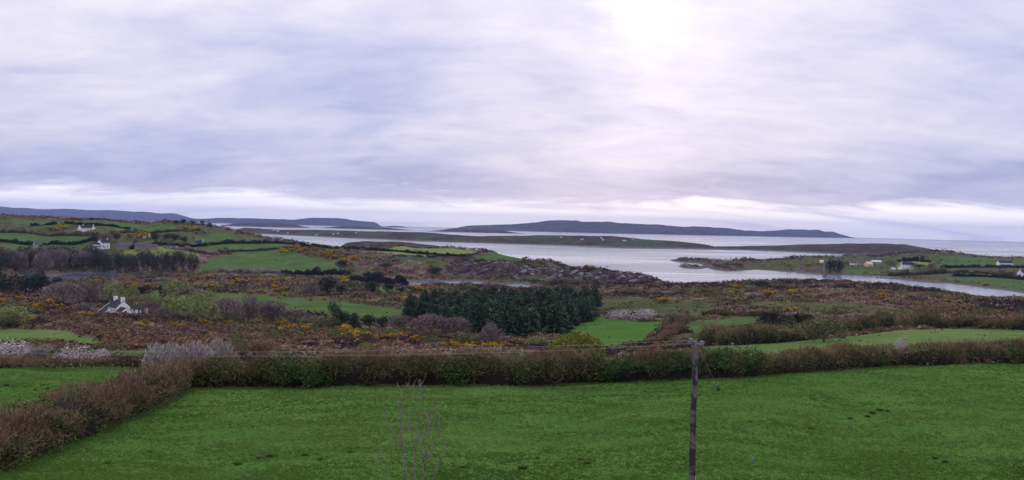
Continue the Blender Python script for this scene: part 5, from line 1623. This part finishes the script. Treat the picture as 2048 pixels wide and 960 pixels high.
insulator(pole, -0.10, -0.05, PH + 0.08, math.radians(168))
insulator(pole, 0.16, -0.10, PH + 0.02, math.radians(-8))
s_ = Soup(); s_.tube([(-0.02, -0.16, PH + 0.16), (-0.03, -0.17, PH - 0.05), (0.03, -0.165, PH - 0.28)], 0.012, 5)
s_.tube([(-0.36, 0.0, PH + 0.02), (-0.22, -0.05, PH - 0.06), (-0.14, -0.1, PH - 0.22)], 0.010, 5)
s_.build('jumper_lead', M['wire'], pole)
s_ = Soup(); s_.box(0.13, 0.17, -0.04, 0.05, PH - 6.35, PH - 6.1); s_.build('number_plate', M['white_wall'], pole)

BX, BY, BZ = -54.0, 45.0, 48.4


def line_wire(label, x0, z0, zoff, r):
    pts = []
    for t in np.linspace(0, 1.0, 60):
        x = pbx + x0 + (BX - pbx) * t; y = pby + (BY - pby) * t
        z = pz + PH + z0 + zoff * min(1, t * 12) - 5.9 * t + 4.3 * t * t
        pts.append((x, y, z))
    s = Soup(); s.tube(pts, r, 5)
    o = s.build('overhead_wire', M['wire'])
    tag(o, label, 'wire')


line_wire('upper overhead wire running left from the pole top', -0.34, 0.06, 0.0, 0.0055)
line_wire('lower overhead wire running left below the upper one', -0.05, -0.06, -0.08, 0.0055)

# stay wire with insulator and marker
gA = ptop + np.array((0.08, -0.05, -0.16))
tgt = P3(1573, 1040, 31.5)
gB = np.array((tgt[0], tgt[1], hz(tgt[0], tgt[1])))
stay = obj('stay_wire', None, loc=gB)
tag(stay, 'thin stay wire slanting from the pole down to the right', 'wire')
s_ = Soup(); s_.tube([gA - gB, (gA - gB) * 0.5, (0, 0, -0.15)], 0.004, 5); s_.build('cable', M['steel'], stay)
v_ = gA - gB
tI = 0.74
s_ = Soup(); s_.tube([v_ * (tI + 0.012), v_ * (tI + 0.006), v_ * (tI - 0.006), v_ * (tI - 0.012)], [0.02, 0.06, 0.06, 0.02], 8); s_.build('stay_insulator', M['black'], stay)
s_ = Soup()
for k_ in (0.355,):
    s_.tube([v_ * (k_ + 0.012), v_ * (k_ + 0.010), v_ * (k_ - 0.010), v_ * (k_ - 0.012)], [0.015, 0.034, 0.034, 0.015], 8)
s_.build('marker_sleeve', M['blue_paint'], stay)

# ------------------------------------------------------------------ bare young tree in the foreground
TD = 20.0
tb = P3(838, 960, TD)
tx, ty = tb[0], TD
tz = hz(tx, ty)
yt = obj('young_tree', None, loc=(tx, ty, tz))
tag(yt, 'slender leafless young tree with upright stems at the bottom centre', 'tree')
ry_ = random.Random(8)


def tp(px, py, dd=0.0):
    p = P3(px, py, TD + dd)
    return (p[0] - tx, p[1] - ty, p[2] - tz)


fork = (0.0, 0.0, 1.0)
s_ = Soup()
s_.tube([(0.02, 0, -0.2), (0.0, 0.01, 0.5), fork], [0.055, 0.045, 0.04], 8)
s_.build('trunk', M['twig_grey'], yt, True)
STEMS = [
    ([(820, 975), (816.6, 960), (805.6, 914), (803.5, 872), (805.6, 815), (802, 776)], 0.020, 0.25, True),
    ([(803, 893), (787, 868), (775, 842), (764, 826)], 0.010, 0.2, False),
    ([(830, 985), (829.7, 960), (828.6, 903), (834, 866), (839.6, 826), (841.8, 794), (839.6, 761)], 0.018, -0.2, True),
    ([(828.6, 901), (823, 870), (821, 837), (822, 787), (817.7, 771)], 0.010, -0.2, False),
    ([(845, 980), (845, 960), (847, 925), (862.5, 903), (873.5, 881), (879, 848), (878, 820)], 0.017, 0.1, True),
    ([(847, 925), (843, 899), (849, 868), (862, 838), (867, 822)], 0.011, 0.12, False),
    ([(860, 980), (866, 960), (875.7, 936), (884, 916), (893, 888)], 0.014, -0.35, True),
    ([(818, 966), (810, 921), (803, 893), (800, 840), (796, 800)], 0.009, 0.5, True),
    ([(848, 921), (858, 890), (861, 860), (858, 835)], 0.008, 0.3, False),
    ([(830, 900), (838, 880), (852, 850), (856, 826)], 0.008, -0.3, False),
    ([(806, 905), (815, 880), (818, 850)], 0.007, 0.3, False),
    ([(790, 985), (778, 950), (768, 930), (745, 915)], 0.008, 0.6, True),
]
buds = []
for pts, r, dd, low in STEMS:
    q = [tp(px, py, dd * (0.4 + 0.6 * i / len(pts))) for i, (px, py) in enumerate(pts)]
    if low:
        q = [fork] + q
    n = len(q)
    s_ = Soup(); s_.tube(q, [max(1.45 * r * (1 - 0.7 * i / (n - 1)), 0.006) for i in range(n)], 6)
    s_.build('branch', M['twig_grey'], yt, True)
    buds.append(q[-1])
    tw_ = Soup()
    for i in range(2 if low else 1, n - 1):
        for k in range(3):
            a = Vector(q[i]).lerp(Vector(q[i + 1]), ry_.random())
            e = a + Vector((ry_.uniform(-0.16, 0.16), ry_.uniform(-0.16, 0.16), ry_.uniform(0.12, 0.34)))
            tw_.tube([a, (a + e) / 2 + Vector((ry_.uniform(-0.02, 0.02), 0, 0)), e], [0.006, 0.005, 0.004], 4)
            buds.append(tuple(e))
    if tw_.v:
        tw_.build('twig', M['twig_grey'], yt)
rb = np.random.default_rng(3)
B = np.array(buds)
B = np.concatenate([B + rb.normal(0, 0.012, B.shape) for _ in range(4)])
V, q = leaves(rb, B, rb.uniform(0.012, 0.028, len(B)), rb.uniform(0.008, 0.016, len(B)))
bud_m = foliage_mat('opening_buds', [(0.16, 0.05, 0.03), (0.24, 0.10, 0.04), (0.20, 0.16, 0.05)], 0.0)
obj('buds', mesh_np('buds', V, q, bud_m, tint=rep4(rb.random(len(B)))), yt)

# ------------------------------------------------------------------ sea air
hz_s = Soup(); hz_s.box(-27800, 27800, -27800, 27800, -66.0, 420.0)
hm = bpy.data.materials.new('sea_air'); hm.use_nodes = True
ht = NT(hm.node_tree)
for n in list(hm.node_tree.nodes):
    hm.node_tree.nodes.remove(n)
ho = ht.n('ShaderNodeOutputMaterial')
pv = ht.n('ShaderNodeVolumePrincipled')
pv.inputs['Color'].default_value = (0.40, 0.52, 1.0, 1)
pv.inputs['Density'].default_value = 4.0e-5
pv.inputs['Anisotropy'].default_value = 0.0
ht.link(pv.outputs[0], ho.inputs['Volume'])
tag(hz_s.build('haze', hm), 'thin bluish sea air over the whole view', kind='stuff')
